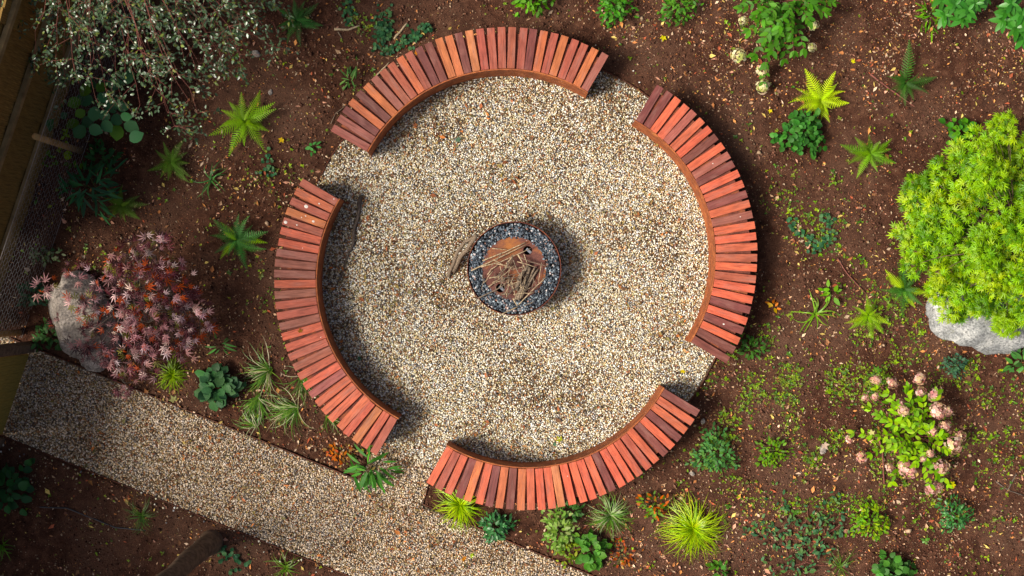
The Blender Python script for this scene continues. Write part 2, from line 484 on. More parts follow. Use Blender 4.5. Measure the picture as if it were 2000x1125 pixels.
def arc_pts(a0, a1, r=CR, n=90):
    return [(CX + r * math.cos(R(a0 + (a1 - a0) * k / n)), CY + r * math.sin(R(a0 + (a1 - a0) * k / n))) for k in range(n + 1)]
ribbon('steel_edging', 'thin rusty steel edging curving round the gravel circle', arc_pts(-115, 233))
pu = lambda px: (W(px, 0).x, path_up(W(px, 0).x))
pl = lambda px: (W(px, 0).x, path_lo(W(px, 0).x))
ribbon('steel_edging', 'straight dark edging on the maple side of the path', [pu(20), pu(350), pu(695)])
ribbon('steel_edging', 'dark edging running right from under the bottom bench to the frame bottom', [(W(846, 915).x, W(846, 915).y), (W(826, 984).x, W(826, 984).y), pu(1000), pu(1290)])
ribbon('steel_edging', 'straight dark edging along the lower side of the path', [pl(-20), pl(350), pl(1150)])

# soil clods, twigs and leaf litter
def soil_pts(n, dens=None, box=(-6.1, 6.1, -3.5, 3.5), margin=-0.02):
    out = np.zeros((0, 2))
    while len(out) < n:
        p = np.stack([rng.uniform(box[0], box[1], n * 2), rng.uniform(box[2], box[3], n * 2)], 1)
        k = ~gravel_mask(p[:, 0], p[:, 1], margin)
        if dens is not None: k &= rng.random(len(p)) < dens(p[:, 0], p[:, 1])
        out = np.concatenate([out, p[k]])
    return out[:n]
n = 52000
p = soil_pts(n, lambda x, y: 0.15 + 0.85 * vnoise(x, y, 2.1, 9))
s = rng.gamma(1.8, 0.0036, n) + 0.003
col = np.array((0.09, 0.04, 0.025)) * rng.uniform(.4, 1.9, (n, 1))
k = rng.random(n) < 0.11; col[k] = np.array((0.36, 0.25, 0.16)) * rng.uniform(.6, 1.3, (k.sum(), 1))
me = scatter('soil_crumbs', (OCT_V, OCT_F), np.stack([p[:, 0], p[:, 1], soil_z(p[:, 0], p[:, 1]) + s * .3], 1),
             rot_np(rng.uniform(0, 6.28, n), rng.uniform(-1, 1, n), rng.uniform(-1, 1, n)), np.stack([s, s * .8, s * .6], 1), col, CLOD)
tag(link(bpy.data.objects.new('soil_crumbs', me)), 'loose brown soil crumbs and bark bits over the planting beds', 'soil', kind='stuff')

def px_gauss(x, y, lst):
    px, py = x / S + 1000, 562.5 - y / S
    d = np.zeros_like(px)
    for cx, cy, rx, ry, a in lst: d = np.maximum(d, a * np.exp(-((px - cx) / rx) ** 2 - ((py - cy) / ry) ** 2))
    return d
# ------------------------------------------------------------------ leaf templates
def ovate(w=0.5, fold=0.10, droop=0.12, point=0.75):
    """leaf blade from (0,0,0) to (1,0,0), 14 triangles, folded on the midrib"""
    xs = [0.0, 0.16, 0.4, 0.68, 0.88, 1.0]
    hw = [0.02, 0.33 * w, 0.5 * w, 0.42 * w * (0.7 + .3 * point), 0.2 * w, 0.0]
    v = []; f = []
    for x, h in zip(xs, hw):
        z = -droop * x * x
        v += [(x, h, z + fold * h), (x, 0, z), (x, -h, z + fold * h)]
    for i in range(5):
        a = i * 3
        f += [(a, a + 1, a + 4), (a, a + 4, a + 3), (a + 1, a + 2, a + 5), (a + 1, a + 5, a + 4)]
    return np.array(v), np.array([q for q in f])
def simple_leaf(w=0.45, droop=.1):
    v = np.array([(0, 0, 0), (.42, w / 2, .05), (1, 0, -droop), (.42, -w / 2, .05), (.45, 0, 0)])
    return v, np.array([(0, 4, 1), (1, 4, 2), (0, 3, 4), (3, 2, 4)])
def maple_leaf(lobes=((0, 1.0), (38, .92), (-38, .92), (78, .68), (-78, .68), (122, .36), (-122, .36)), w=0.13, droop=.25):
    v = []; f = []
    for a, L in lobes:
        c, s_ = math.cos(R(a)), math.sin(R(a)); b = len(v)
        for x, y, z in ((0, 0, 0), (.42 * L, w * L ** .5, .02), (L, 0, -droop * L), (.42 * L, -w * L ** .5, .02)):
            v.append((x * c - y * s_, x * s_ + y * c, z))
        f += [(b, b + 3, b + 2), (b, b + 2, b + 1)]
    return np.array(v), np.array(f)
def frond(npair=15, width=.2, seed=0, arch=.38):
    """fern frond along +x, length 1, arched, with paired tapering leaflets"""
    r = np.random.default_rng(int(seed * 10))
    v = []; f = []
    zf = lambda t: arch * (1.5 * t - 1.55 * t * t)
    cur = lambda t: 0.11 * math.sin(seed * 2.1 + .4) * t * t
    for i in range(9):
        t = i / 8; w = .009 * (1 - .75 * t)
        v += [(t, w + cur(t), zf(t)), (t, -w + cur(t), zf(t))]
        if i: b = 2 * i; f += [(b - 2, b - 1, b + 1), (b - 2, b + 1, b)]
    for i in range(npair):
        t = .10 + .88 * i / (npair - 1)
        pr = (math.sin(min(1, (t + .12) / .52) * math.pi / 2)) * (1 - max(0, t - .45) / .56) ** .85
        for sgn in (1, -1):
            L = width * pr * r.uniform(.88, 1.1) + .012; wd = .5 * .62 / npair
            a = R(72 - 26 * t) ; b = len(v); dx, dy = math.cos(a), math.sin(a) * sgn
            z = zf(t); dr = -.16 * L
            hb = .30 / npair
            v += [(t - hb, cur(t - hb), z), (t + hb, cur(t + hb), z), (t + dx * L * .55 + hb * .8, cur(t) + dy * L * .55, z + .35 * dr + .004), (t + dx * L, cur(t) + dy * L, z + dr), (t + dx * L * .55 - hb * .75, cur(t) + dy * L * .55, z + .35 * dr + .004)]
            f += [(b, b + 1, b + 2), (b, b + 2, b + 4), (b + 4, b + 2, b + 3)]
    return np.array(v), np.array(f)
T_OV, T_SIMPLE, T_MAPLE = ovate(), simple_leaf(), maple_leaf(w=.125, droop=.3)
T_ROUND = ovate(0.84, .32, .22, 1.4)
T_LANCE = ovate(0.17, .12, .25)
def tm(name, tpl, mat): return mesh_np(name, tpl[0], tpl[1], mat, smooth=False)
M_OV, M_ROUND, M_LANCE = tm('leaf_ovate', T_OV, LEAF), tm('leaf_round', T_ROUND, LEAF), tm('leaf_lance', T_LANCE, LEAF)
M_OVG = tm('leaf_glossy', ovate(.42, .12, .12), GLOSSY)
M_MAPLE = tm('leaf_maple', T_MAPLE, LEAF)
M_FRONDS = [tm('frond_blade', frond(15 + s_ % 3, .17 + .02 * (s_ % 3), s_ * 1.7), LEAF) for s_ in range(5)]

def vary(c, amt=.2, n=None):
    if n is None: return tuple(np.clip(np.array(c) * rng.uniform(1 - amt, 1 + amt) * rng.uniform(.92, 1.08, 3), 0, 1))
    return np.clip(np.array(c) * rng.uniform(1 - amt, 1 + amt, (n, 1)) * rng.uniform(.92, 1.08, (n, 3)), 0, 1)

# leaf litter: curled dry leaves and crumbs in drifts
def litter(name, label, n, dens, smin, smax, pal, zoff=0.006, onsoil=True):
    p = soil_pts(n, dens, margin=0.0) if onsoil else dens
    n = len(p)
    s = np.minimum(rng.gamma(2.2, (smax - smin) / 5, n) + smin, smax * 1.4)
    pal = np.array(pal)
    col = pal[rng.integers(0, len(pal), n)] * rng.uniform(.55, 1.25, (n, 1))
    tv, tf = T_SIMPLE[0].copy(), T_SIMPLE[1]
    tv[:, 0] -= .5; tv[1, 2] = .22; tv[3, 2] = .12; tv[2, 2] = .12
    z = (soil_z(p[:, 0], p[:, 1]) if onsoil else 0.017) + zoff
    me = scatter(name, (tv, tf), np.stack([p[:, 0], p[:, 1], z + np.zeros(n)], 1), rot_np(rng.uniform(0, 6.28, n), rng.normal(0, .35, n), rng.normal(0, .45, n)),
                 np.stack([s, s * rng.uniform(.5, 1.4, n), s], 1), np.clip(col, 0, .8), LITTER)
    return tag(link(bpy.data.objects.new(name, me)), label, 'leaf litter', kind='stuff')
LP = [(.50, .31, .18), (.46, .18, .06), (.60, .43, .29), (.52, .26, .17), (.28, .13, .06), (.36, .09, .04), (.55, .40, .11), (.18, .09, .055), (.56, .24, .07)]
drift = [(1700, 70, 420, 130, 1), (1420, 130, 120, 90, .9), (1700, 900, 420, 260, .75), (1250, 40, 160, 60, .7), (400, 800, 260, 130, .6), (1350, 1030, 250, 120, .8), (800, 120, 130, 70, .8),
         (420, 330, 160, 120, .7), (380, 960, 280, 120, .6), (1640, 420, 200, 200, .35), (620, 880, 130, 60, .6), (1860, 560, 200, 200, .5), (560, 160, 80, 120, .5), (180, 460, 90, 130, .45)]
litter('leaf_litter', 'scattered dry brown and orange leaves over the planting beds', 9000,
       lambda x, y: np.clip(.10 + px_gauss(x, y, drift), 0, 1) * (.10 + .90 * np.clip(vnoise(x, y, 3.5, 21) * 2.0 - .5, 0, 1)), 0.013, 0.062, LP)
litter('leaf_crumbs', 'small pale leaf crumbs strewn through the bare soil', 20000,
       lambda x, y: np.clip(.15 + px_gauss(x, y, drift), 0, 1) * (.15 + .85 * vnoise(x, y, 6, 22)), 0.006, 0.02, LP + [(.5, .4, .28), (.4, .34, .1)], .005)
q = np.stack([rng.uniform(-6, 2.6, 30000), rng.uniform(-3.4, 2.6, 30000)], 1)
q = q[gravel_mask(q[:, 0], q[:, 1], .03)]
q = q[rng.random(len(q)) < .07 + .6 * np.clip(vnoise(q[:, 0], q[:, 1], 2.4, 61) * 2.6 - 1.35, 0, 1) + px_gauss(q[:, 0], q[:, 1], [(665, 470, 40, 160, .35), (950, 865, 120, 35, .35), (860, 210, 130, 50, .25)])]
litter('gravel_litter', 'small brown leaf scraps caught among the pebbles', 0, q, 0.02, 0.062, [(.46, .16, .04), (.30, .10, .04), (.12, .06, .03), (.42, .24, .1), (.17, .08, .04), (.3, .22, .06), (.16, .14, .05)], 0.03, False)

# seedling weeds (ground cover in patches)
weed = [(1560, 760, 190, 90, .9), (1480, 880, 130, 70, .6), (1600, 850, 160, 100, .7), (1640, 690, 130, 40, .8), (1560, 900, 90, 60, .6), (1640, 430, 90, 70, .5), (1900, 820, 120, 160, .35), (1700, 740, 130, 40, .8),
        (1460, 780, 70, 50, .7), (1420, 740, 60, 40, .6), (1680, 960, 180, 60, .5), (1880, 690, 100, 60, .4), (1620, 920, 150, 50, .6), (1570, 390, 80, 60, .3), (1480, 70, 50, 30, .2), (700, 60, 40, 60, .2), (520, 330, 40, 50, .3), (520, 560, 50, 60, .15), (1780, 610, 130, 60, .5), (1390, 690, 50, 40, .6)]
p = soil_pts(5600, lambda x, y: np.clip(.02 + px_gauss(x, y, weed), 0, 1) * (.05 + .95 * np.clip(vnoise(x, y, 4.2, 41) * 3.2 - 1.35, 0, 1)))
L, Y_, Cc, SS = [], [], [], []
for x, y in p:
    g = rng.gamma(3, .004) + .005; nl = rng.integers(3, 7); a0 = rng.uniform(0, 6.28); c = vary([(.16, .28, .03), (.25, .36, .04), (.08, .17, .03), (.2, .25, .045)][int(rng.integers(4))], .35)
    for k in range(nl):
        L.append((x, y)); Y_.append(a0 + k * 6.28 / nl + rng.normal(0, .3)); SS.append(g * rng.uniform(.7, 1.2)); Cc.append(vary(c, .15))
L = np.array(L); n = len(L)
me = scatter('weed_seedlings', simple_leaf(.55, .15), np.stack([L[:, 0], L[:, 1], soil_z(L[:, 0], L[:, 1]) + .01 + rng.uniform(0, .012, n)], 1), rot_np(np.array(Y_), rng.normal(.25, .25, n), rng.normal(0, .25, n)), np.array(SS), np.array(Cc), LEAFC)
tag(link(bpy.data.objects.new('weed_seedlings', me)), 'low green weed seedlings sprouting in patches on the soil', 'weeds', kind='stuff')

# ------------------------------------------------------------------ benches
BH, BT = 0.42, 0.03
f_top = S * (H - BH) / H
R_IN, R_OUT = 308 * f_top, 389 * f_top
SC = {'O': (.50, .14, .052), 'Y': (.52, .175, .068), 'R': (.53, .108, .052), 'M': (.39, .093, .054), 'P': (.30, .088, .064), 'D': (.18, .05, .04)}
_b = bmesh.new()
bmesh.ops.create_cube(_b, size=1)
SL, SW = R_OUT - R_IN, 0.083
bmesh.ops.scale(_b, vec=(SL, SW, BT), verts=_b.verts)
bmesh.ops.bevel(_b, geom=_b.edges[:], offset=0.003, segments=1, affect='EDGES')
M_SLAT = bpy.data.meshes.new('slat_board'); _b.to_mesh(M_SLAT); _b.free(); M_SLAT.materials.append(WOOD)
_b = bmesh.new(); bmesh.ops.create_cone(_b, cap_ends=True, segments=10, radius1=.5, radius2=.42, depth=.0025)
M_SPOT = bpy.data.meshes.new('dropping_spot'); _b.to_mesh(M_SPOT); _b.free(); M_SPOT.materials.append(DROP)

def sector(mb, r0, r1, a0, a1, z0, z1, n=40):
    v = []; f = []
    for k in range(n + 1):
        a = R(a0 + (a1 - a0) * k / n); c, s_ = math.cos(a), math.sin(a)
        v += [(r0 * c, r0 * s_, z0), (r1 * c, r1 * s_, z0), (r1 * c, r1 * s_, z1), (r0 * c, r0 * s_, z1)]
    for k in range(n):
        q = k * 4
        for j in range(4): f.append((q + j, q + (j + 1) % 4, q + 4 + (j + 1) % 4, q + 4 + j))
    f += [(3, 2, 1, 0), (4 * n, 4 * n + 1, 4 * n + 2, 4 * n + 3)]
    mb.add(v, f)

def bench(cpx, cpy, a0, a1, code, label, spots=(), tone=1.0):
    c = W(cpx, cpy, BH); c.z = 0
    t = thing('curved_bench', label, 'bench', c, 'curved slatted benches round the gravel circle')
    n = len(code)
    half = R(1.2)
    lo, hi = min(a0, a1) - 1.35, max(a0, a1) + 1.35
    mb = MB(); sector(mb, R_IN - 0.016, R_IN - 0.003, lo - .35, hi + .35, -0.02, BH - 0.002); mb.build('inner_fascia', RUST, t)
    mb = MB(); sector(mb, R_IN + 0.002, R_OUT - 0.065, lo + .6, hi - .6, BH - BT - 0.034, BH - BT - 0.004); mb.build('seat_frame', RUSTD, t)
    mb = MB(); sector(mb, R_OUT - 0.10, R_OUT - 0.085, lo + .6, hi - .6, -0.03, BH - BT - 0.037); mb.build('outer_fascia', RUSTD, t)
    for a in (lo + .9, hi - .9):
        mb = MB(); sector(mb, R_IN + 0.002, R_OUT - 0.105, a - .15, a + .15, -0.03, BH - BT - 0.037, 2); mb.build('end_panel', RUSTD, t)
    for k in range(n):
        ang = R(a0 + (a1 - a0) * k / (n - 1)) + rng.normal(0, .0022)
        rad = (R_IN + R_OUT) / 2 + rng.normal(0, .0022)
        o = bpy.data.objects.new('slat', M_SLAT)
        o.location = (rad * math.cos(ang), rad * math.sin(ang), BH - BT / 2 + rng.normal(0, .0008))
        o.rotation_euler = (rng.normal(0, .004), 0, ang + (math.pi if rng.random() < .5 else 0))
        flip = abs(o.rotation_euler.z - ang) > 1
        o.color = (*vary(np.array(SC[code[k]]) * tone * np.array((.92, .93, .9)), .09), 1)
        link(o, t)
        for si, u, v_, d in spots:
            if si == k:
                sgn = -1 if flip else 1
                so = bpy.data.objects.new('dropping', M_SPOT); so.location = (sgn * (u - .5) * SL, sgn * v_ * SW, BT / 2 + .0015)
                so.scale = (d, d * .85, 1); link(so, o)
    return t
bench(987.5, 441.5, 150.2, 60.1, 'PPDODOPMMOMDDOODYMMMMMDOMOMMOP', 'curved slatted hardwood bench at the top of the circle, with ivy strands behind it', tone=.88)  # tone darkens the slat colour to paint this bench's weaker light
bench(1090.4, 502.7, 59.1, -31.0, 'DDRRPRRDRPDRRDRPRRRMRMRRDRDRDD', 'curved slatted hardwood bench on the right, its inner steel face brightly lit',
      [(9, .55, .1, .012), (15, .7, 0, .012), (26, .5, -.1, .02)])
bench(1030, 607.4, -119.4, -31.0, 'RMRDORDODORRRYRRRRDRRRMRDRDRRD', 'curved slatted hardwood bench at the bottom, with bright grass tufts behind it', [(14, .3, .2, .01)])
bench(924, 548.6, 150.0, 239.9, 'MOMOMRRPPPRPMMPRRMMRRPRRRRRORM', 'curved slatted hardwood bench on the left, spotted with white droppings at its upper end',
      [(1, .35, .1, .02), (2, .6, -.1, .045), (3, .3, .1, .03), (3, .52, -.2, .016), (3, .6, .15, .014), (4, .93, .1, .04), (4, .65, 0, .018), (0, .1, -.2, .014), (6, .4, .2, .01), (16, .12, .2, .012)])

# ------------------------------------------------------------------ fire pit
PZ = 0.36
pc = W(1004.3, 524.3, PZ); pc.z = 0
fpx = S * (H - PZ) / H
pit = thing('fire_pit', 'round raised fire pit ringed with dark stones in the middle of the circle', 'fire pit', pc)
PR, PI_ = 92 * fpx, 62 * fpx
mb = MB(); sector(mb, PR - 0.008, PR, 0, 360, -0.02, PZ, 72); mb.f = mb.f[:-2]; mb.build('rim', RUSTD, pit, True)
mb = MB(); sector(mb, PI_ - 0.03, PR - 0.009, 0, 360, PZ - 0.12, PZ - 0.035, 64); mb.f = mb.f[:-2]; mb.build('stone_tray', PITBLACK, pit)
n = 2600
a = rng.uniform(0, 2 * math.pi, n); rr = np.sqrt(rng.uniform((PI_ - .012) ** 2, (PR - .022) ** 2, n))
s = rng.uniform(.008, .016, n)
pal = np.array([(.045, .06, .08), (.09, .115, .145), (.018, .022, .03), (.18, .22, .25), (.50, .43, .41), (.24, .13, .1), (.34, .41, .45)])
col = pal[rng.choice(7, n, p=[.30, .26, .2, .11, .04, .04, .05])] * rng.uniform(.7, 1.3, (n, 1))
me = scatter('dark_stones', pebble_tpl(5), np.stack([rr * np.cos(a), rr * np.sin(a), PZ - .028 + rng.uniform(-.008, .016, n)], 1), rot_np(rng.uniform(0, 6.28, n), rng.uniform(-.6, .6, n), rng.uniform(-.6, .6, n)),
             np.stack([s * 1.15, s * .85, s * .7], 1), col, STONE)
tag(link(bpy.data.objects.new('dark_stones', me), pit), kind='stuff')
# rusty plate with two round openings
bmp_ = bmesh.new()
def loop2(cx, cy, r, n):
    vs_ = [bmp_.verts.new((cx + r * math.cos(2 * math.pi * k / n), cy + r * math.sin(2 * math.pi * k / n), 0)) for k in range(n)]
    return [bmp_.edges.new((vs_[k], vs_[(k + 1) % n])) for k in range(n)]
holes = []
ed = loop2(0, 0, PI_, 64)
for hx, hy in ((1030.5, 489), (977.5, 562.5)):
    w = W(hx, hy, PZ) - W(1004.3, 524.3, PZ); holes.append(w); ed += loop2(w.x, w.y, 8.8 * fpx, 20)
bmesh.ops.triangle_fill(bmp_, edges=ed, use_beauty=True, use_dissolve=False)
ex = bmesh.ops.extrude_face_region(bmp_, geom=bmp_.faces[:])
for g in ex['geom']:
    if isinstance(g, bmesh.types.BMVert): g.co.z -= 0.008
bmesh.ops.recalc_face_normals(bmp_, faces=bmp_.faces[:])
me = bpy.data.meshes.new('fire_plate'); bmp_.to_mesh(me); bmp_.free()
PLATE = corten('fire_plate_steel', (0.085, 0.034, 0.028), (0.135, 0.052, 0.040), (0.34, 0.12, 0.03), 4)
_nt = PLATE.node_tree; _b2 = _nt.nodes['Principled BSDF']; _src = _b2.inputs['Base Color'].links[0].from_socket
_tc = N(_nt, 'ShaderNodeTexCoord'); _d = N(_nt, 'ShaderNodeVectorMath', operation='DISTANCE'); _d.inputs[1].default_value = (-.05, .24, 0)
_nt.links.new(_tc.outputs['Object'], _d.inputs[0])
_ad = N(_nt, 'ShaderNodeMath', operation='MULTIPLY_ADD'); _ad.inputs[1].default_value = .35
_nt.links.new(noise_n(_nt, 14, 5, .7), _ad.inputs[0]); _nt.links.new(_d.outputs['Value'], _ad.inputs[2])
_nt.links.new(mixc(_nt, ramp(_nt, _ad.outputs[0], [(.20, (.8, .8, .8)), (.33, (0, 0, 0))]), _src, (.36, .13, .03)), _b2.inputs['Base Color'])
me.materials.append(PLATE)
o = link(bpy.data.objects.new('fire_plate', me), pit); o.location = (0, 0, PZ - .012)
mb = MB(); sector(mb, 0.001, PI_ - .035, 0, 360, PZ - .2, PZ - .15, 48); mb.f = mb.f[:-2]; mb.build('pit_floor', PITBLACK, pit)  # near-black disc below the plate openings
for w in holes:
    mb = MB(); mb.box(-.034, .034, -.014, .014, -.002, .002)
    o = mb.build('steel_tab', STEEL, pit); o.location = (w.x + .012, w.y - .004, PZ - .03); o.rotation_euler = (0, .2, R(-42))

def wobble(pts, amp, m=3):
    """resample a polyline with small bends so a stick is not ruler-straight"""
    out = []
    for i in range(len(pts) - 1):
        a, b = Vector(pts[i]), Vector(pts[i + 1])
        for k in range(m):
            p = a.lerp(b, k / m)
            if k or i: p = p + Vector((random.gauss(0, amp), random.gauss(0, amp), random.gauss(0, amp * .4)))
            out.append(p)
    out.append(Vector(pts[-1])); return out
def stick(name, label, cat, pts, r0, r1, mat, group=None, m=3, amp=None, sides=7):
    q = wobble(pts, (r0 * .16 if amp is None else amp), m)
    rad = [r0 + (r1 - r0) * i / (len(q) - 1) for i in range(len(q))]
    rad = [r * random.uniform(.88, 1.12) for r in rad]
    mb = MB(); mb.tube(q, rad, sides)
    base = Vector(pts[0])
    o = mb.build(name, mat, None, True, off=base); o.location = base
    return tag(o, label, cat, group)

ZP = lambda zx, zy: (840 + zx / 4.6875, 400 + zy / 4.6875)     # from the enlarged view of the pit
fire_sticks = [
 ([(375, 603), (600, 500), (880, 365)], 6, 'upper of the three long pale sticks lying across the fire plate', TWIG, .035),
 ([(480, 512), (690, 430), (878, 343)], 6, 'long pale stick at the top edge of the pile on the fire plate', TWIG, .02),
 ([(465, 568), (640, 525), (920, 400)], 5, 'lowest of the three long pale sticks, its tip over the upper opening', TWIG, .05),
 ([(790, 785), (830, 660), (905, 545)], 24, 'thickest grey branch piece in the bundle on the fire plate', BARK, .035),
 ([(800, 870), (860, 720), (915, 575)], 20, 'second thick grey branch beside the thickest one in the fire bundle', BARK, .04),
 ([(770, 880), (830, 760), (880, 650)], 14, 'grey stick on the left side of the fire bundle', BARK, .02),
 ([(835, 850), (900, 700), (965, 565)], 13, 'grey stick in the middle of the fire bundle', BARK, .025),
 ([(860, 800), (930, 680), (990, 590)], 12, 'grey stick on the right side of the fire bundle', BARK, .02),
 ([(810, 915), (930, 790), (1062, 660)], 5, 'thin pale twig slanting down the lower right of the fire plate', TWIG, .04),
 ([(800, 935), (690, 985), (530, 1055)], 5, 'thin pale twig poking out over the lower rim of the pit', TWIG, .02),
 ([(440, 855), (600, 780), (770, 675)], 6, 'brown stick crossing the lower opening of the fire plate', BARK, .03),
 ([(820, 480), (920, 522), (1085, 565)], 5, 'thin dark twig reaching to the right rim of the pit', BARK, .05),
 ([(748, 470), (775, 540), (808, 625)], 6, 'short brown stick standing across the middle of the pile', BARK, .06),
 ([(805, 455), (840, 520), (868, 575)], 7, 'short pale stick above the thick bundle', TWIG, .055),
 ([(1022, 530), (1005, 630), (990, 712)], 4, 'thin straight twig near the right edge of the fire plate', TWIG, .03),
 ([(605, 540), (690, 555), (775, 582)], 5, 'pale twig in the centre left of the pile', TWIG, .05),
 ([(525, 642), (560, 590), (620, 552)], 5, 'curved pale twig on the left of the fire plate', TWIG, .02),
 ([(540, 672), (610, 655), (690, 640)], 5, 'short pale twig left of centre on the fire plate', TWIG, .025),
 ([(650, 820), (700, 818), (745, 808)], 7, 'short thick stub at the bottom of the fire plate', BARK, .015),
 ([(740, 690), (755, 750), (772, 805)], 6, 'short twig beside the left foot of the bundle', TWIG, .03),
 ([(655, 692), (690, 672), (725, 655)], 10, 'short thick brown stub in the middle of the pile', BARK, .03),
 ([(570, 400), (640, 405), (705, 412)], 4, 'thin twig on the bare rusty top of the fire plate', TWIG, .012),
 ([(858, 450), (875, 495), (892, 545)], 4, 'thin twig just below the upper opening', TWIG, .06),
 ([(535, 752), (580, 720), (660, 690)], 5, 'pale twig at the lower left of the pile', TWIG, .02),
 ([(640, 560), (650, 600), (700, 650)], 4, 'tiny twig tangled left of centre in the pile', TWIG, .04),
 ([(695, 545), (730, 500), (755, 470)], 4, 'thin twig leaning towards the long pale sticks', TWIG, .05),
 ([(940, 660), (960, 710), (975, 760)], 4, 'thin twig right of the fire bundle', BARK, .02),
 ([(860, 925), (900, 910), (955, 885)], 5, 'brown twig lying on the dark stones below the plate', BARK, .03),
 ([(480, 640), (490, 700), (470, 780)], 4, 'thin dark twig on the dark stones at the left', BARK, .025),
 ([(760, 855), (775, 890), (800, 925)], 6, 'short stick end at the foot of the bundle', TWIG, .025),
]
for pts, r, lab, mt, dz in fire_sticks:
    z = PZ + dz * 1.0
    stick('firewood_stick', lab, 'stick', [W(*ZP(*q), z) for q in pts], r / 4.6875 * fpx * 1.05, r / 4.6875 * fpx * .7, mt, 'sticks piled on the fire pit')
for k in range(44):
    zx, zy = rng.normal(745, 95), rng.normal(640, 85); a_ = rng.uniform(0, 3.14); l_ = rng.uniform(35, 110); z = PZ + rng.uniform(.005, .11)
    stick('kindling_twig', 'small thin twig tangled in the middle of the fire pile', 'stick', [W(*ZP(zx - math.cos(a_) * l_, zy - math.sin(a_) * l_), z), W(*ZP(zx, zy), z + .012), W(*ZP(zx + math.cos(a_) * l_, zy + math.sin(a_) * l_), z)], .0045, .003, [TWIG, BARK, TWIG, DARKBARK][k % 4], 'kindling twigs on the fire pit', 2, .003, 5)
stick('log', 'slimmer bent log leaning on the left rim of the fire pit', 'log', [W(*ZP(165, 660), .03), W(*ZP(250, 430), .16), W(*ZP(320, 335), .28), W(*ZP(432, 285), .38)], .022, .017, BARK, 'logs leaning on the fire pit', 4, .003)
stick('log', 'thicker straight log leaning on the left rim of the fire pit', 'log', [W(*ZP(215, 605), .035), W(*ZP(285, 465), .16), W(*ZP(335, 415), .26), W(*ZP(425, 275), .39)], .028, .022, BARK, 'logs leaning on the fire pit', 4, .003)
ZB = lambda zx, zy: (520 + zx / 4.166, 330 + zy / 4.166)
stick('branch', 'long bent dark branch lying on the gravel by the left bench', 'branch', [W(*ZB(a_, b_), .035) for a_, b_ in ((775, 225), (745, 380), (712, 520), (708, 610), (655, 720), (600, 890), (570, 950))], .024, .007, DARKBARK, None, 3, .004, 8)

# ------------------------------------------------------------------ boulders
def boulder(name, label, px, py, sx, sy, sz, rotz, mat, seed, zc=0.0, cut=None):
    b = bmesh.new(); bmesh.ops.create_icosphere(b, subdivisions=5, radius=1)
    for v in b.verts:
        d = v.co.normalized()
        k = 1 + .30 * noise.noise(d * 1.1 + Vector((seed, 0, 0))) + .13 * noise.noise(d * 2.7 + Vector((0, seed, 0))) + .035 * noise.noise(d * 8 + Vector((0, 0, seed))) + .015 * noise.noise(d * 20)
        # facets: flatten along a few planes
        p = d * k
        for nrm, h in (cut or []):
            nn = Vector(nrm).normalized(); q = p.dot(nn) - h
            if q > 0: p = p - nn * q * .9
        v.co = Vector((p.x * sx, p.y * sy, p.z * sz))
    me = bpy.data.meshes.new(name); b.to_mesh(me); b.free(); me.materials.append(mat)
    me.polygons.foreach_set('use_smooth', np.ones(len(me.polygons), bool))
    o = bpy.data.objects.new(name, me); p = W(px, py, zc); o.location = p; o.rotation_euler = (0, 0, R(rotz)); link(o)
    return tag(o, label, 'boulder' if sx > .15 else 'stone')
boulder('boulder', 'big pale grey boulder under the lime green maple', 1925, 615, .62, .40, .34, -14, GRANITE, 3.3, .12, [((0, 0, 1), .75), ((-.6, -.6, .5), .82), ((.3, -.8, .5), .78)])
boulder('boulder', 'big beige boulder under the red maple by the path', 160, 620, .33, .52, .36, 14, SANDST, 8.1, .15, [((0, 0, 1), .72), ((-.8, .1, .55), .78), ((.5, .6, .6), .8)])
boulder('stone', 'small flat pale stone beside the grey boulder', 1887, 660, .055, .04, .03, 10, GRANITE, 5.5, .02)
boulder('stone', 'low dark rock at the path edge below the beige boulder', 180, 712, .14, .07, .07, -20, SANDST, 6.5, .03)
for i, (px, py, s_, lab) in enumerate([(500, 105, .045, 'pale stone on the soil left of the top bench'), (528, 180, .03, 'small pale stone above the sunlit fern'), (1400, 905, .04, 'grey stone between the bottom bench and the blue green plant'),
        (1352, 925, .03, 'small pale stone below the end of the bottom bench'), (1608, 878, .05, 'pale stone in the weedy ground left of the pink hydrangea'), (1373, 823, .03, 'small grey stone at the gravel edge')]):
    boulder('stone', lab, px, py, s_, s_ * .75, s_ * .5, rng.uniform(0, 180), SANDST, 10 + i, .02)

# ------------------------------------------------------------------ plants
def fern(px, py, r, col, label, nf=14, ang=None, bright=0.0, young=None):
    c = W(px, py); c.z = float(soil_z(c.x, c.y))
    t = thing('fern', label, 'fern', c, 'ferns in the planting beds')
    angs = ang or [(360 * k / nf + rng.uniform(-18, 18), rng.uniform(.68, 1.06)) for k in range(nf)]
    for k, (a, l) in enumerate(angs):
        L = l * r * S
        m = rot_np([R(a)], [rng.uniform(-.05, .38)], [rng.normal(0, .3)])[0]
        cc = vary(young if (young and k % 4 == 0) else col, .35)
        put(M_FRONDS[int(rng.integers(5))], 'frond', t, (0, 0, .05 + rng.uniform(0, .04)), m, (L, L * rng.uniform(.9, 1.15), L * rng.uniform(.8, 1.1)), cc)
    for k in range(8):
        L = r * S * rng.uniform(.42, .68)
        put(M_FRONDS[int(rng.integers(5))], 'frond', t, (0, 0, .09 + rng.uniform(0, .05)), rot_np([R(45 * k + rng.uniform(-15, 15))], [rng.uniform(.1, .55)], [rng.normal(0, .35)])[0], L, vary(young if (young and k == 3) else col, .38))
    for k in range(3):
        put(M_FRONDS[k], 'frond', t, (0, 0, .06), rot_np([rng.uniform(0, 6.28)], [rng.uniform(.5, .9)], [0])[0], r * S * .55, vary(col, .2))
    return t
LG, MG, DG = (.20, .34, .03), (.10, .24, .025), (.045, .13, .04)
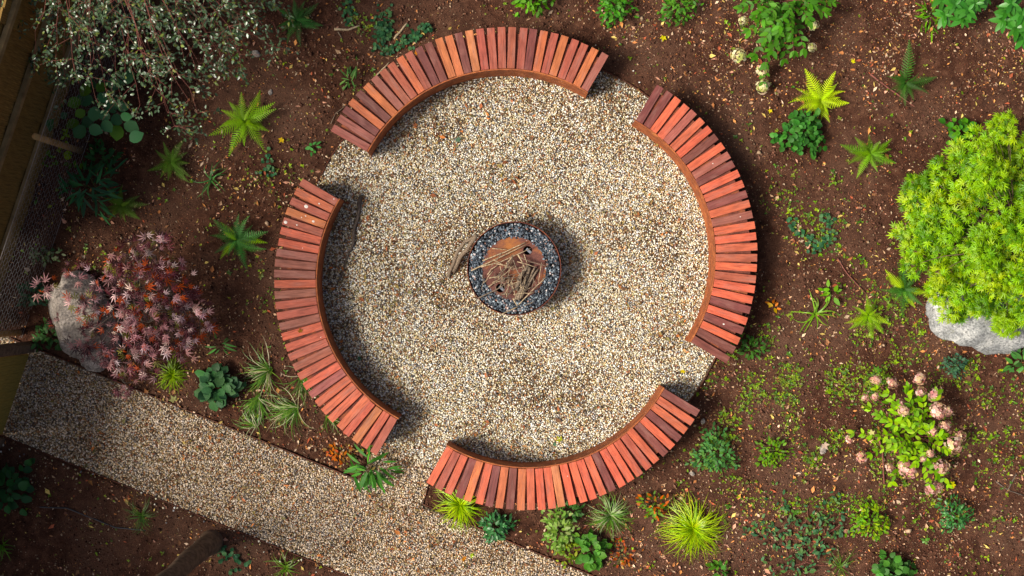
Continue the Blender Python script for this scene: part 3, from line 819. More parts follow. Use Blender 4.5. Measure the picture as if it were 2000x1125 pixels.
fern(483, 240, 70, (.19, .35, .022), 'bright green fern alone on bare soil, upper left of the circle', 12)
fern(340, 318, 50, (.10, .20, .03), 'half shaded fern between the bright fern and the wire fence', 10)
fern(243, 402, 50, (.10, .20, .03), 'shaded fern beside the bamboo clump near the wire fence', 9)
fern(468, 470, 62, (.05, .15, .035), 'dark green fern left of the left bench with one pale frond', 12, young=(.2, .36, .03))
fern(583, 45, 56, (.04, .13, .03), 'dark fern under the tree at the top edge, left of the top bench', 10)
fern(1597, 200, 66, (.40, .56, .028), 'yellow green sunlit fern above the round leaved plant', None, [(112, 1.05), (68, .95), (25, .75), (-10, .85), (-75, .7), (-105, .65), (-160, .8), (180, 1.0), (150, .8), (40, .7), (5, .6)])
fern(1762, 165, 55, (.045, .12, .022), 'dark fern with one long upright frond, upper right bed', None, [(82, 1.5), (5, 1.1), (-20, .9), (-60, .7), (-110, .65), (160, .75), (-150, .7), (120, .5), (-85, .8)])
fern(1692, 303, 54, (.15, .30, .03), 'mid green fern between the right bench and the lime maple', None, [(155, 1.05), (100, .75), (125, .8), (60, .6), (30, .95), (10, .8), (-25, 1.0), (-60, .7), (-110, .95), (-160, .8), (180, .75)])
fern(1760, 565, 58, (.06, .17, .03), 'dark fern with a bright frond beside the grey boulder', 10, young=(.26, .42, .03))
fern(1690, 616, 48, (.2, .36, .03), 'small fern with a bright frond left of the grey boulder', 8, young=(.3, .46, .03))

def dome_leaves(n, rx, ry, h, inner=.35):
    u = rng.random(n); a = rng.uniform(0, 2 * np.pi, n)
    cz = np.sqrt(rng.random(n)); sz = np.sqrt(1 - cz ** 2)
    rad = inner + (1 - inner) * rng.random(n) ** .45
    lump = 1 + .22 * np.sin(a * 3 + rx * 40) + .14 * np.sin(a * 5 + 1.7 + ry * 30)
    x, y, z = rx * lump * sz * np.cos(a) * rad, ry * lump * sz * np.sin(a) * rad, h * cz * rad
    return np.stack([x, y, z], 1), a

def shrub(name, label, cat, px, py, rx, ry, h, leaf, n, cols, mesh=None, tpl=None, mat=LEAFC, group=None, stems=5, pitch=(-.1, .35), singles=300, z0=0, stemmat=STEM):
    """low plant: leaves through a dome, each leaf an object while leaves are large, the rest one mass"""
    c = W(px, py); c.z = float(soil_z(c.x, c.y)) + z0
    t = thing(name, label, cat, c, group)
    rx, ry = rx * S, ry * S
    P, a = dome_leaves(n, rx, ry, h)
    P[:, 2] += .015
    yaw = a + rng.normal(0, .7, n); pt = rng.normal(pitch[0], pitch[1], n); rl = rng.normal(0, .35, n)
    sc = leaf * S * rng.uniform(.65, 1.15, n)
    cols = [cols] if isinstance(cols[0], float) else cols
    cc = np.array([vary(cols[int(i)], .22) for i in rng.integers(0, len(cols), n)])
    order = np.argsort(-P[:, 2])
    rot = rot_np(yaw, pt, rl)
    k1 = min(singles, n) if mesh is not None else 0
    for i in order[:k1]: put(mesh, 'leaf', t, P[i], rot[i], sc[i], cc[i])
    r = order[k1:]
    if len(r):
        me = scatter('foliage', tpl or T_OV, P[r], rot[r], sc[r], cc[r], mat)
        tag(link(bpy.data.objects.new('foliage', me), t), kind='stuff')
    for k in range(stems):
        i = int(rng.integers(n)); e = Vector(P[i]) * .9
        mb = MB(); mb.tube([(0, 0, -.02), (e.x * .35, e.y * .35, e.z * .6), tuple(e)], [.004, .003, .002], 5); mb.build('stem', stemmat, t)
    return t

def flower_head(parent, loc, r, cols, n=70):
    """round cluster of small four-petalled florets"""
    u = rng.normal(0, 1, (n, 3)); u /= np.linalg.norm(u, axis=1)[:, None]; u[:, 2] = np.abs(u[:, 2]) * .95 - .05
    yaw = np.arctan2(u[:, 1], u[:, 0]); pt = np.arcsin(np.clip(u[:, 2], -1, 1)) - math.pi / 2
    tv = []; tf = []
    for k in range(4):
        a = k * math.pi / 2; c, s_ = math.cos(a), math.sin(a); b = len(tv)
        for x, y, z in ((0, 0, 0), (.55, .42, .1), (1, 0, .02), (.55, -.42, .1)): tv.append((x * c - y * s_, x * s_ + y * c, z))
        tf += [(b, b + 3, b + 2), (b, b + 2, b + 1)]
    P = u * np.array((r, r, r * .8)) * rng.uniform(.55, 1.25, (n, 1))
    cc = np.array([vary(cols[int(i)], .25) for i in rng.integers(0, len(cols), n)])
    me = scatter('flower_head', (np.array(tv), np.array(tf)), P, rot_np(yaw, pt, rng.uniform(-.3, .3, n)) @ rot_np(rng.uniform(0, 1.57, n), np.zeros(n), np.zeros(n)), np.full(n, r * .34) * rng.uniform(.6, 1.3, n), np.clip(cc, 0, .85), PETALC)
    o = link(bpy.data.objects.new('flower_head', me), parent); o.location = loc
    o.rotation_euler = (rng.normal(0, .25), rng.normal(0, .25), 0)
    return o

# big green hydrangea at the top edge (leaves in opposite pairs along arching shoots)
def hydrangea(px, py, label, shoots, leaf, cols, heads, hcols, base_h, nleaf=7):
    c = W(px, py); c.z = 0
    t = thing('hydrangea', label, 'hydrangea', c, 'hydrangeas in the planting beds')
    for (ex, ey, ez) in shoots:
        e = W(ex, ey, ez) - c; m = Vector((e.x * .45, e.y * .45, ez * .95 + .05))
        pts = []
        for k in range(7):
            u = k / 6; pts.append((1 - u) ** 2 * Vector((0, 0, 0)) + 2 * u * (1 - u) * m + u * u * e)
        mb = MB(); mb.tube(pts, [.006 - .0006 * k for k in range(7)], 5); mb.build('stem', REDTWIG, t)
        for k in range(nleaf):
            u = .38 + .62 * k / (nleaf - 1); p = (1 - u) ** 2 * Vector((0, 0, 0)) + 2 * u * (1 - u) * m + u * u * e
            d = math.atan2(e.y, e.x) + rng.normal(0, .25)
            for sgn in ((1, -1) if k < nleaf - 1 else (1, -1, 0)):
                put(M_OV, 'leaf', t, p + Vector((0, 0, rng.uniform(0, .03))), rot_np([d + sgn * (1.15 - .45 * u) + rng.normal(0, .2)], [rng.normal(-.05, .22)], [rng.normal(0, .3)])[0], leaf * S * rng.uniform(.7, 1.15), vary(cols[int(rng.integers(len(cols)))], .2))
    for hx, hy, hr, hz in heads:
        p = W(hx, hy, hz) - c; flower_head(t, p, hr * S * .95, hcols)
        mb = MB(); mb.tube([(p.x * .8, p.y * .8, p.z * .9), tuple(p)], [.004, .003], 5); mb.build('stem', REDTWIG, t)
    return t
hydrangea(1525, 5, 'large green hydrangea at the top edge with cream flower heads hanging towards the circle',
          [(1450, 15, .5), (1475, 30, .55), (1465, 60, .45), (1495, 75, .5), (1520, 60, .6), (1550, 100, .4), (1570, 95, .4), (1545, 65, .55), (1580, 40, .55), (1610, 25, .5), (1625, 5, .45), (1500, 30, .65), (1540, 25, .65), (1440, -10, .4),
           (1495, 125, .3), (1475, 105, .3), (1490, 160, .2), (1585, 10, .6), (1510, 100, .45), (1530, 115, .35)],
          17, [(.07, .19, .025), (.085, .23, .03), (.06, .16, .025)], [(1443, 109, 14, .2), (1489, 139, 12, .2), (1491, 168, 14, .15), (1585, 93, 9, .25), (1588, 48, 10, .3), (1452, 40, 9, .3)],
          [(.66, .66, .36), (.74, .70, .46), (.55, .6, .22), (.7, .58, .42)], .5)
hydrangea(1785, 850, 'pink flowering hydrangea with lime green leaves in the lower right bed',
          [(1712, 760, .3), (1735, 770, .38), (1750, 790, .42), (1770, 770, .4), (1800, 785, .45), (1830, 770, .35), (1790, 815, .5), (1745, 800, .4), (1720, 815, .35), (1700, 800, .28), (1770, 830, .5), (1815, 835, .5), (1840, 850, .45),
           (1850, 880, .35), (1750, 875, .42), (1765, 895, .4), (1785, 905, .38), (1810, 900, .4), (1830, 925, .3), (1690, 850, .2), (1668, 845, .2), (1700, 885, .2), (1740, 940, .1), (1815, 945, .25), (1850, 945, .2), (1775, 760, .35), (1740, 865, .45), (1800, 870, .45)],
          15, [(.22, .40, .02), (.27, .46, .025), (.16, .32, .02), (.12, .26, .02)],
          [(1711, 742, 10, .3), (1742, 748, 11, .3), (1795, 740, 12, .35), (1798, 765, 10, .35), (1826, 772, 12, .33), (1832, 803, 16, .4), (1850, 803, 10, .38), (1845, 832, 11, .38), (1862, 868, 16, .33), (1876, 852, 10, .3),
           (1709, 775, 8, .28), (1690, 776, 7, .25), (1758, 786, 7, .4), (1765, 803, 11, .45), (1658, 858, 8, .15), (1684, 893, 11, .15), (1737, 913, 8, .15), (1767, 913, 14, .25), (1777, 921, 12, .25), (1838, 912, 14, .28), (1820, 955, 13, .18), (1832, 950, 10, .18),
           (1818, 885, 8, .4), (1803, 897, 6, .4), (1822, 840, 9, .45)],
          [(.68, .42, .37), (.76, .56, .47), (.66, .50, .30), (.55, .28, .26)], .45, 6)

# shrubs along the top edge
shrub('shrub', 'leafy green shrub cut by the top edge above the top bench', 'shrub', 1040, 2, 38, 34, .30, 13, 150, [(.12, .30, .03), (.085, .22, .03)], M_OV, group='green shrubs at the top edge')
shrub('shrub', 'darker leafy shrub at the top edge, right of the top bench', 'shrub', 1197, 18, 36, 38, .32, 11, 170, [(.06, .19, .03), (.08, .24, .03)], M_OV, group='green shrubs at the top edge')
shrub('shrub', 'low leafy shrub at the top edge just left of the green hydrangea', 'shrub', 1322, 15, 38, 40, .28, 11, 170, [(.055, .16, .025), (.1, .24, .035)], M_OV, group='green shrubs at the top edge')
def rhodo(px, py, whorls, label, col):
    c = W(px, py); c.z = 0
    t = thing('rhododendron', label, 'rhododendron', c, 'rhododendrons at the top right corner')
    for (ex, ey, ez, n) in whorls:
        e = W(ex, ey, ez) - c
        mb = MB(); mb.tube([(0, 0, -.02), (e.x * .5, e.y * .5, ez * .7), tuple(e)], [.01, .008, .005], 6); mb.build('stem', TRUNKBARK, t)
        a0 = rng.uniform(0, 360)
        for k in range(n):
            put(M_OVG, 'leaf', t, e, rot_np([R(a0 + 360 * k / n + rng.normal(0, 9))], [rng.normal(-.05, .2)], [rng.normal(0, .2)])[0], 27 * S * rng.uniform(.75, 1.1), vary(col, .2))
        for k in range(4):
            put(M_OVG, 'leaf', t, e + Vector((0, 0, .02)), rot_np([R(a0 + 90 * k)], [.6], [0])[0], 15 * S, vary(col, .2))
rhodo(1880, -10, [(1865, 10, .5, 9), (1845, 30, .4, 9), (1880, 35, .4, 9), (1905, 8, .5, 9), (1840, -5, .45, 8), (1890, 20, .5, 8), (1925, -8, .4, 8)], 'glossy dark rhododendron at the top edge, left of the corner one', (.05, .17, .03))
rhodo(1985, 15, [(1965, 22, .4, 9), (1985, 55, .35, 10), (1995, 30, .5, 9), (1998, 75, .3, 9), (1975, 8, .5, 8), (2010, 50, .5, 9), (1960, 40, .3, 8)], 'glossy dark rhododendron cut by the top right corner', (.05, .17, .03))
shrub('leafy_plant', 'spiky green plant at the top edge beside the rhododendrons', 'plant', 1808, 35, 26, 30, .15, 22, 34, [(.10, .24, .03), (.14, .3, .03)], M_LANCE)

# round leaved and small plants
shrub('leafy_plant', 'mound of round dark green leaves below the yellow green fern', 'plant', 1560, 262, 46, 46, .24, 12, 230, [(.05, .17, .035), (.07, .21, .04), (.045, .14, .03)], M_ROUND, stems=6)
shrub('leafy_plant', 'round leaved dark plant at the upper left edge of the lime maple', 'plant', 1868, 262, 30, 30, .15, 14, 60, [(.06, .19, .03), (.09, .24, .03)], M_ROUND)
shrub('leafy_plant', 'blue green mound of broad crinkled leaves left of the tufted grass', 'plant', 432, 755, 36, 36, .2, 21, 80, [(.055, .14, .055), (.07, .17, .06), (.045, .11, .05)], M_ROUND, pitch=(.25, .35))
shrub('leafy_plant', 'dark glossy little shrub between the path edge and the bottom bench', 'shrub', 968, 1024, 30, 28, .2, 11, 210, [(.035, .12, .04), (.05, .16, .05)], M_OVG)
shrub('leafy_plant', 'pale green variegated shrub under the bottom bench', 'shrub', 1090, 1030, 34, 44, .25, 11, 230, [(.20, .32, .07), (.14, .27, .05), (.26, .36, .12)], M_OV)
shrub('leafy_plant', 'small dark shrub touching the outer edge of the bottom bench', 'shrub', 1116, 992, 24, 22, .2, 11, 70, [(.07, .16, .04), (.05, .13, .03)], M_OV)
shrub('leafy_plant', 'rosette of big rounded green leaves by the path end', 'plant', 1155, 1072, 30, 28, .16, 17, 60, [(.07, .19, .035), (.09, .23, .04)], M_ROUND, pitch=(.2, .3))
shrub('leafy_plant', 'small plant with orange red leaf tips behind the bottom bench', 'plant', 1275, 985, 28, 26, .15, 10, 90, [(.12, .22, .03), (.1, .2, .03), (.5, .12, .02)], M_OV)
shrub('leafy_plant', 'low red and green seedling cluster beside the dark grass', 'plant', 1215, 1078, 34, 26, .06, 8, 70, [(.30, .07, .03), (.12, .16, .03), (.36, .13, .04)], M_OV)
shrub('leafy_plant', 'yellowish weed growing over the path edging by the big leaf rosette', 'plant', 1110, 1075, 30, 26, .1, 10, 80, [(.22, .28, .03), (.12, .2, .03)], M_OV)
shrub('leafy_plant', 'bushy blue green plant off the right end of the bottom bench', 'plant', 1393, 880, 42, 46, .2, 10, 270, [(.06, .17, .05), (.08, .21, .06), (.10, .22, .05)], M_OV)
shrub('leafy_plant', 'low green weed mound between the blue green plant and pink hydrangea', 'plant', 1505, 880, 34, 38, .12, 9, 130, [(.1, .23, .03), (.14, .27, .03)], M_OV)
shrub('leafy_plant', 'low green creeping plant at the lower end of the right bench', 'plant', 1465, 680, 34, 24, .1, 10, 80, [(.05, .13, .03), (.07, .17, .03)], M_OV)
shrub('shrub', 'yellow green low shrub below the pink hydrangea', 'shrub', 1692, 1016, 42, 36, .22, 9, 220, [(.15, .30, .03), (.11, .24, .03), (.25, .36, .03)], M_OV)
shrub('shrub', 'dark green dome shrub at the lower right below the pink hydrangea', 'shrub', 1856, 1002, 34, 34, .26, 9, 230, [(.035, .12, .035), (.055, .17, .04)], M_OVG)
shrub('leafy_plant', 'small blue grey plant between the grey boulder and pink hydrangea', 'plant', 1860, 712, 24, 24, .18, 8, 160, [(.045, .11, .065), (.06, .14, .07)], M_OV)
shrub('leafy_plant', 'dark glossy plant at the right frame edge below the boulder', 'plant', 1988, 712, 26, 24, .16, 22, 30, [(.05, .14, .035), (.07, .18, .04)], M_OVG)
shrub('leafy_plant', 'mound of rounded leaves cut by the bottom edge', 'plant', 1735, 1112, 36, 30, .16, 15, 90, [(.075, .2, .04), (.055, .15, .035)], M_ROUND)
shrub('leafy_plant', 'young leafy plant at the bottom edge near the tufted yellow grass', 'plant', 1400, 1112, 24, 20, .12, 16, 22, [(.09, .22, .03), (.06, .16, .03)], M_OV)
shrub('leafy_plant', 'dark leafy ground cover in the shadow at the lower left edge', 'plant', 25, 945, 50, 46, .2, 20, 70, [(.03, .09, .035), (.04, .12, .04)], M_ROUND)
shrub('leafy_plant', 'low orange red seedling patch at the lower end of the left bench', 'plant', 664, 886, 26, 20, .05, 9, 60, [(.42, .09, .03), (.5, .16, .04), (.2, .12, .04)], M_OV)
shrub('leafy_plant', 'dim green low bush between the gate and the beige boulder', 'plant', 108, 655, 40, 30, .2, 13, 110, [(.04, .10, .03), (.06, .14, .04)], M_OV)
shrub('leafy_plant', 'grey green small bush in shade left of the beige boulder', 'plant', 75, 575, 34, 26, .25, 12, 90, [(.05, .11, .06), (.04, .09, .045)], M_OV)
shrub('leafy_plant', 'pale variegated sprig in shade above the beige boulder', 'plant', 95, 500, 34, 16, .2, 9, 70, [(.25, .3, .17), (.09, .15, .06)], M_OV)
shrub('leafy_plant', 'small fresh green sprout between the ferns left of the top bench', 'plant', 615, 290, 12, 12, .06, 14, 9, [(.07, .24, .06)], M_OV, stems=1)
shrub('leafy_plant', 'glossy narrow leaved sprout beside the left end of the top bench', 'plant', 687, 160, 20, 18, .12, 24, 17, [(.13, .24, .07), (.09, .2, .06)], M_LANCE, stems=2)
shrub('leafy_plant', 'tall bamboo like plant poking out at the lower end of the left bench', 'plant', 727, 910, 40, 30, .3, 36, 60, [(.07, .21, .04), (.1, .27, .05), (.05, .15, .03)], M_LANCE, stems=5, pitch=(-.15, .3))
shrub('leafy_plant', 'narrow leaved sprig between the red maple and the left bench', 'plant', 433, 672, 20, 16, .1, 26, 10, [(.09, .22, .06)], M_LANCE, stems=1)
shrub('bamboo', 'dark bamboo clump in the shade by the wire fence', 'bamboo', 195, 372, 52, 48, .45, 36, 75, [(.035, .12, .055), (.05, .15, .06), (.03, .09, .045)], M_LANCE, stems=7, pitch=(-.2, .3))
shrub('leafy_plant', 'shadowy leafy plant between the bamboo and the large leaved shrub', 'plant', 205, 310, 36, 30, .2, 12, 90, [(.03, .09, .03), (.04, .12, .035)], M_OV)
shrub('leafy_plant', 'fresh green rosette left of the small fern by the grey boulder', 'plant', 1622, 570, 22, 16, .06, 18, 11, [(.13, .30, .03)], M_OV, stems=1)
shrub('leafy_plant', 'orange and yellow leafed seedling right of the right bench', 'plant', 1508, 598, 11, 10, .05, 13, 9, [(.55, .17, .02), (.6, .4, .03), (.45, .3, .03)], M_OV, stems=1)

# large leaved hazel like shrub in the shade, upper left
c = W(215, 205); c.z = 0
hz = thing('large_leaved_shrub', 'shrub with big round blue green leaves beneath the overhanging tree', 'shrub', c)
for i, (zx, zy, s_) in enumerate([(440, 470, 24), (600, 435, 25), (672, 400, 24), (445, 522, 26), (492, 597, 24), (420, 595, 18), (545, 607, 20), (610, 622, 22), (686, 662, 24), (714, 716, 24), (612, 694, 26), (415, 690, 26), (335, 606, 13), (620, 512, 18), (535, 512, 18), (380, 650, 22), (560, 660, 22), (645, 560, 20), (500, 680, 22), (470, 440, 22), (530, 455, 20), (580, 560, 22), (460, 640, 22), (260, 655, 22), (660, 610, 18), (390, 540, 22)]):
    z = rng.uniform(.45, .8); p = W(zx / 2.679, zy / 2.679, z) - c
    a = math.atan2(p.y, p.x) + rng.normal(0, .6); L = s_ * 1.2 * S
    put(M_ROUND, 'leaf', hz, p - Vector((math.cos(a), math.sin(a), 0)) * L * .5, rot_np([a], [rng.normal(0, .2)], [rng.normal(0, .2)])[0], L, vary((.065, .17, .075) if i % 5 else (.11, .22, .04), .2))
    if i % 2 == 0:
        mb = MB(); mb.tube([(p.x * .1, p.y * .1, 0), (p.x * .55, p.y * .55, z * .75), (p.x - math.cos(a) * L * .5, p.y - math.sin(a) * L * .5, z)], [.006, .004, .002], 5); mb.build('stem', DARKBARK, hz)

# grass tufts
def tuft(px, py, r, n, cols, label, w=.004, h=.28, ang=None, name='grass_tuft', group='grass tufts', droop=1.0):
    c = W(px, py); c.z = float(soil_z(c.x, c.y))
    V = []; Fc = []; CC = []
    for k in range(n):
        a = rng.uniform(0, 2 * math.pi) if ang is None else R(rng.normal(ang[0], ang[1]))
        L = r * S * rng.uniform(.55, 1.08); hh = h * rng.uniform(.4, 1.1) * (1.3 - .7 * L / (r * S * 1.08))
        bend = rng.normal(0, .35); x0, y0 = rng.normal(0, .012, 2)
        cc = vary(cols[int(rng.integers(len(cols)))], .2)
        b = len(V)
        for i in range(6):
            t = i / 5; aa = a + bend * t * t; rr = L * t
            z = hh * (2.1 * t - 2.05 * droop * t * t) + .01
            wd = w * (1 - t) ** .6 * .5 + .0004
            nx_, ny_ = -math.sin(aa), math.cos(aa)
            V += [(x0 + rr * math.cos(aa) + nx_ * wd, y0 + rr * math.sin(aa) + ny_ * wd, max(z, .004)), (x0 + rr * math.cos(aa) - nx_ * wd, y0 + rr * math.sin(aa) - ny_ * wd, max(z, .004) + wd * .5)]
            CC += [cc, cc]
            if i: q = b + 2 * i; Fc.append((q - 2, q - 1, q + 1, q))
    me = mesh_np(name, np.array(V), np.array(Fc), LEAFC, np.array(CC))
    o = bpy.data.objects.new(name, me); o.location = c; link(o)
    return tag(o, label, 'grass', group)
YG = [(.34, .50, .02), (.26, .44, .025), (.42, .54, .04)]
tuft(900, 985, 58, 150, YG, 'yellow green grass tuft tucked under the bottom bench by the path', .010)
tuft(1352, 1030, 72, 230, YG, 'largest yellow green grass tuft, fountain shaped, near the bottom edge', .010, .3)
tuft(338, 730, 44, 110, [(.24, .36, .02), (.16, .28, .02)], 'small bright grass tuft between the red maple and the path', .009, .2)
tuft(1192, 1005, 52, 130, [(.08, .19, .03), (.12, .25, .04), (.28, .34, .16)], 'dark green grass tuft behind the middle of the bottom bench', .009, .22)
VG = [(.10, .22, .035), (.16, .28, .05), (.46, .46, .26), (.07, .16, .03)]
tuft(528, 722, 66, 70, VG, 'striped grass tuft spreading left, nearest the left bench middle', .009, .14, (205, 45), group='striped grass tufts by the left bench')
tuft(505, 775, 66, 55, VG, 'striped grass tuft trailing down right of the blue green mound', .009, .12, (265, 32), group='striped grass tufts by the left bench')
tuft(590, 735, 62, 55, VG, 'striped grass tuft against the outer edge of the left bench', .009, .12, (300, 55), group='striped grass tufts by the left bench')
tuft(580, 795, 72, 75, VG, 'striped grass tuft lying lowest, above the path edging', .009, .12, (205, 36), group='striped grass tufts by the left bench')
tuft(500, 830, 50, 36, VG, 'thin striped grass tuft close to the path edging', .008, .1, (140, 45), group='striped grass tufts by the left bench')
tuft(640, 815, 40, 24, VG, 'little striped grass tuft half under the left bench', .008, .1, (-45, 40), group='striped grass tufts by the left bench')
tuft(1592, 612, 52, 16, [(.16, .32, .035), (.2, .36, .05)], 'sparse strap leaved plant on bare soil right of the right bench', .016, .12, name='strap_leaved_plant', group=None)
tuft(415, 350, 46, 14, [(.06, .17, .05), (.09, .21, .06)], 'sparse strap leaved plant right of the half shaded fern', .014, .12, name='strap_leaved_plant', group=None)
tuft(280, 1005, 40, 50, [(.09, .17, .03), (.06, .13, .03)], 'dim grass tuft in the shaded bed below the path', .006, .12)
tuft(8, 1065, 30, 22, [(.10, .22, .03)], 'small grass tuft at the lower left frame edge', .012, .15)
tuft(560, 1105, 46, 24, [(.12, .22, .03)], 'sparse grass at the bottom edge below the path', .01, .15)
tuft(1640, 1105, 44, 26, [(.10, .2, .03)], 'sparse upright grass at the bottom edge left of the rounded leaves', .007, .2)

# ivy strands and trailing cover
def ivy(label, pts, n, leaf, cols, spread=7, name='ivy_strand', mesh=None, group=None, mat=REDTWIG):
    P = [W(*p) for p in pts]; c = P[0].copy(); c.z = .01
    t = thing(name, label, 'ivy' if name == 'ivy_strand' else 'plant', c, group)
    q = wobble([p - c + Vector((0, 0, .02)) for p in P], .012, 4)
    mb = MB(); mb.tube(q, [.004] * len(q), 5); mb.build('stem', mat, t)
    for k in range(n):
        u = rng.uniform(0, len(q) - 1.001); i = int(u); p = q[i].lerp(q[i + 1], u - i) + Vector((rng.normal(0, spread * S), rng.normal(0, spread * S), rng.uniform(.01, .05)))
        put(mesh or M_ROUND, 'leaf', t, p, rot_np([rng.uniform(0, 6.28)], [rng.normal(0, .25)], [rng.normal(0, .25)])[0], leaf * S * rng.uniform(.7, 1.2), vary(cols[int(rng.integers(len(cols)))], .25))
    return t
IV = [(.03, .10, .045), (.045, .14, .06), (.08, .17, .07)]
ivy('dark ivy strand running up to the top edge, left of the top bench', [(745, 75), (752, 45), (745, 5)], 60, 8, IV, 9, group='ivy strands behind the top bench')
ivy('dark ivy strand at the top edge nearest the dark fern', [(680, 40), (685, 20), (678, -5)], 34, 8, IV, 7, group='ivy strands behind the top bench')
ivy('ivy clump at the bend behind the left half of the top bench', [(745, 50), (750, 75), (760, 95)], 60, 8, IV, 10, group='ivy strands behind the top bench')
ivy('ivy strand trailing right along the back of the top bench', [(760, 100), (790, 85), (815, 68), (838, 55)], 80, 8, IV, 6, group='ivy strands behind the top bench')
ivy('ivy strand snaking over bare soil towards the lime maple', [(1545, 435), (1570, 462), (1595, 485), (1615, 470), (1622, 440), (1612, 420)], 110, 8, IV, 6)
ivy('short ivy strand in the leaf litter left of the bright fern patch', [(520, 300), (528, 330), (525, 345)], 30, 8, IV, 7)
ivy('thin ivy strand by the corner of the shaded trunk', [(420, 1065), (445, 1085), (470, 1100)], 40, 9, IV, 9)
TRC = [(.045, .12, .055), (.06, .15, .06), (.10, .19, .06)]
for k, (lab, pts) in enumerate([('trailing bush shoot reaching furthest left at the lower right bed', [(1460, 1030), (1500, 1045), (1545, 1050)]), ('trailing bush shoot nearest the rounded leaf mound', [(1560, 1110), (1590, 1075), (1600, 1020)]),
        ('trailing bush shoot pointing up towards the weedy patch', [(1540, 1090), (1535, 1020), (1525, 965)]), ('trailing bush shoot along the bottom edge', [(1500, 1110), (1550, 1100), (1640, 1105)]), ('trailing bush shoot leaning towards the yellow green shrub', [(1560, 1080), (1600, 1010), (1622, 965)]),
        ('trailing bush shoot in the middle of the lower right bed', [(1560, 1090), (1570, 1030), (1580, 985)]), ('trailing bush shoot ending beside the yellow green shrub', [(1570, 1080), (1620, 1040), (1650, 1010)])]):
    ivy(lab, pts, 40, 10, TRC, 15, 'trailing_shoot', M_OV, 'trailing shoots of the low bush')
ivy('leafy twig stretched over the fence and wire, lower part', [(165, 318), (110, 318), (55, 312), (-5, 300)], 46, 11, [(.10, .2, .02), (.08, .16, .02)], 5, 'climbing_shoot', M_OV)
ivy('short yellow green compound leaf by the wire fence post', [(133, 310), (131, 290), (130, 258)], 22, 12, [(.26, .40, .03)], 4, 'climbing_shoot', M_OV)

# fallen leaves big enough to pick out
M_FALL = tm('leaf_fallen', maple_leaf(((0, 1), (55, .85), (-55, .85), (110, .5), (-110, .5)), .24, -.12), LEAF)
for px, py, s_, col, lab in [(893, 271, 13, (.09, .16, .10), 'grey green fallen leaf on the gravel below the top bench'), (1082, 868, 9, (.10, .20, .12), 'blue green fallen leaf on the gravel above the bottom bench'), (1094, 860, 14, (.32, .34, .03), 'yellow green fallen leaf on the gravel above the bottom bench'),
        (1333, 727, 11, (.62, .5, .04), 'yellow fallen leaf on the gravel between the right and bottom benches'), (700, 700, 10, (.07, .17, .10), 'small green fallen leaf on the gravel beside the left bench'), (917, 228, 10, (.5, .22, .07), 'orange fallen leaf on the gravel inside the top bench'),
        (551, 272, 12, (.65, .45, .03), 'yellow fallen leaf on the soil right of the bright fern'), (1665, 121, 9, (.6, .58, .04), 'yellow fallen leaf on the soil right of the green hydrangea'), (1505, 215, 9, (.6, .5, .04), 'small yellow leaf left of the yellow green fern'), (587, 648, 10, (.25, .13, .03), 'curled brown leaf lying on a slat of the left bench'),
        (1296, 72, 13, (.55, .5, .05), 'yellow leaf near the top edge beyond the right end of top bench'), (340, 782, 16, (.3, .3, .12), 'pale dead leaf below the small bright grass tuft'), (1863, 945, 14, (.7, .68, .03), 'bright yellow leaf just below the pink hydrangea'), (812, 102, 10, (.62, .24, .05), 'orange leaf among the ivy behind the top bench'),
        (1703, 847, 12, (.55, .5, .22), 'pale yellow leaf on the left shoots of the pink hydrangea'), (905, 1090, 12, (.5, .2, .03), 'orange leaf on the path near the bottom edge'), (920, 1085, 10, (.3, .42, .03), 'green sprig leaf on the path near the bottom edge'), (1610, 868, 16, (.6, .46, .36), 'large pale curled leaf in the weedy ground')]:
    onb = 'slat' in lab
    z = BH + .004 if onb else (.03 if ('gravel' in lab or 'path' in lab) else .045)
    if 'shoots' in lab: z = .28
    p = W(px, py, z)
    o = put(M_FALL, 'fallen_leaf', None, p, rot_np([rng.uniform(0, 6.28)], [rng.normal(0, .12)], [rng.normal(0, .12)])[0], s_ * S * .8, col)
    tag(o, lab, 'leaf', 'fallen leaves')

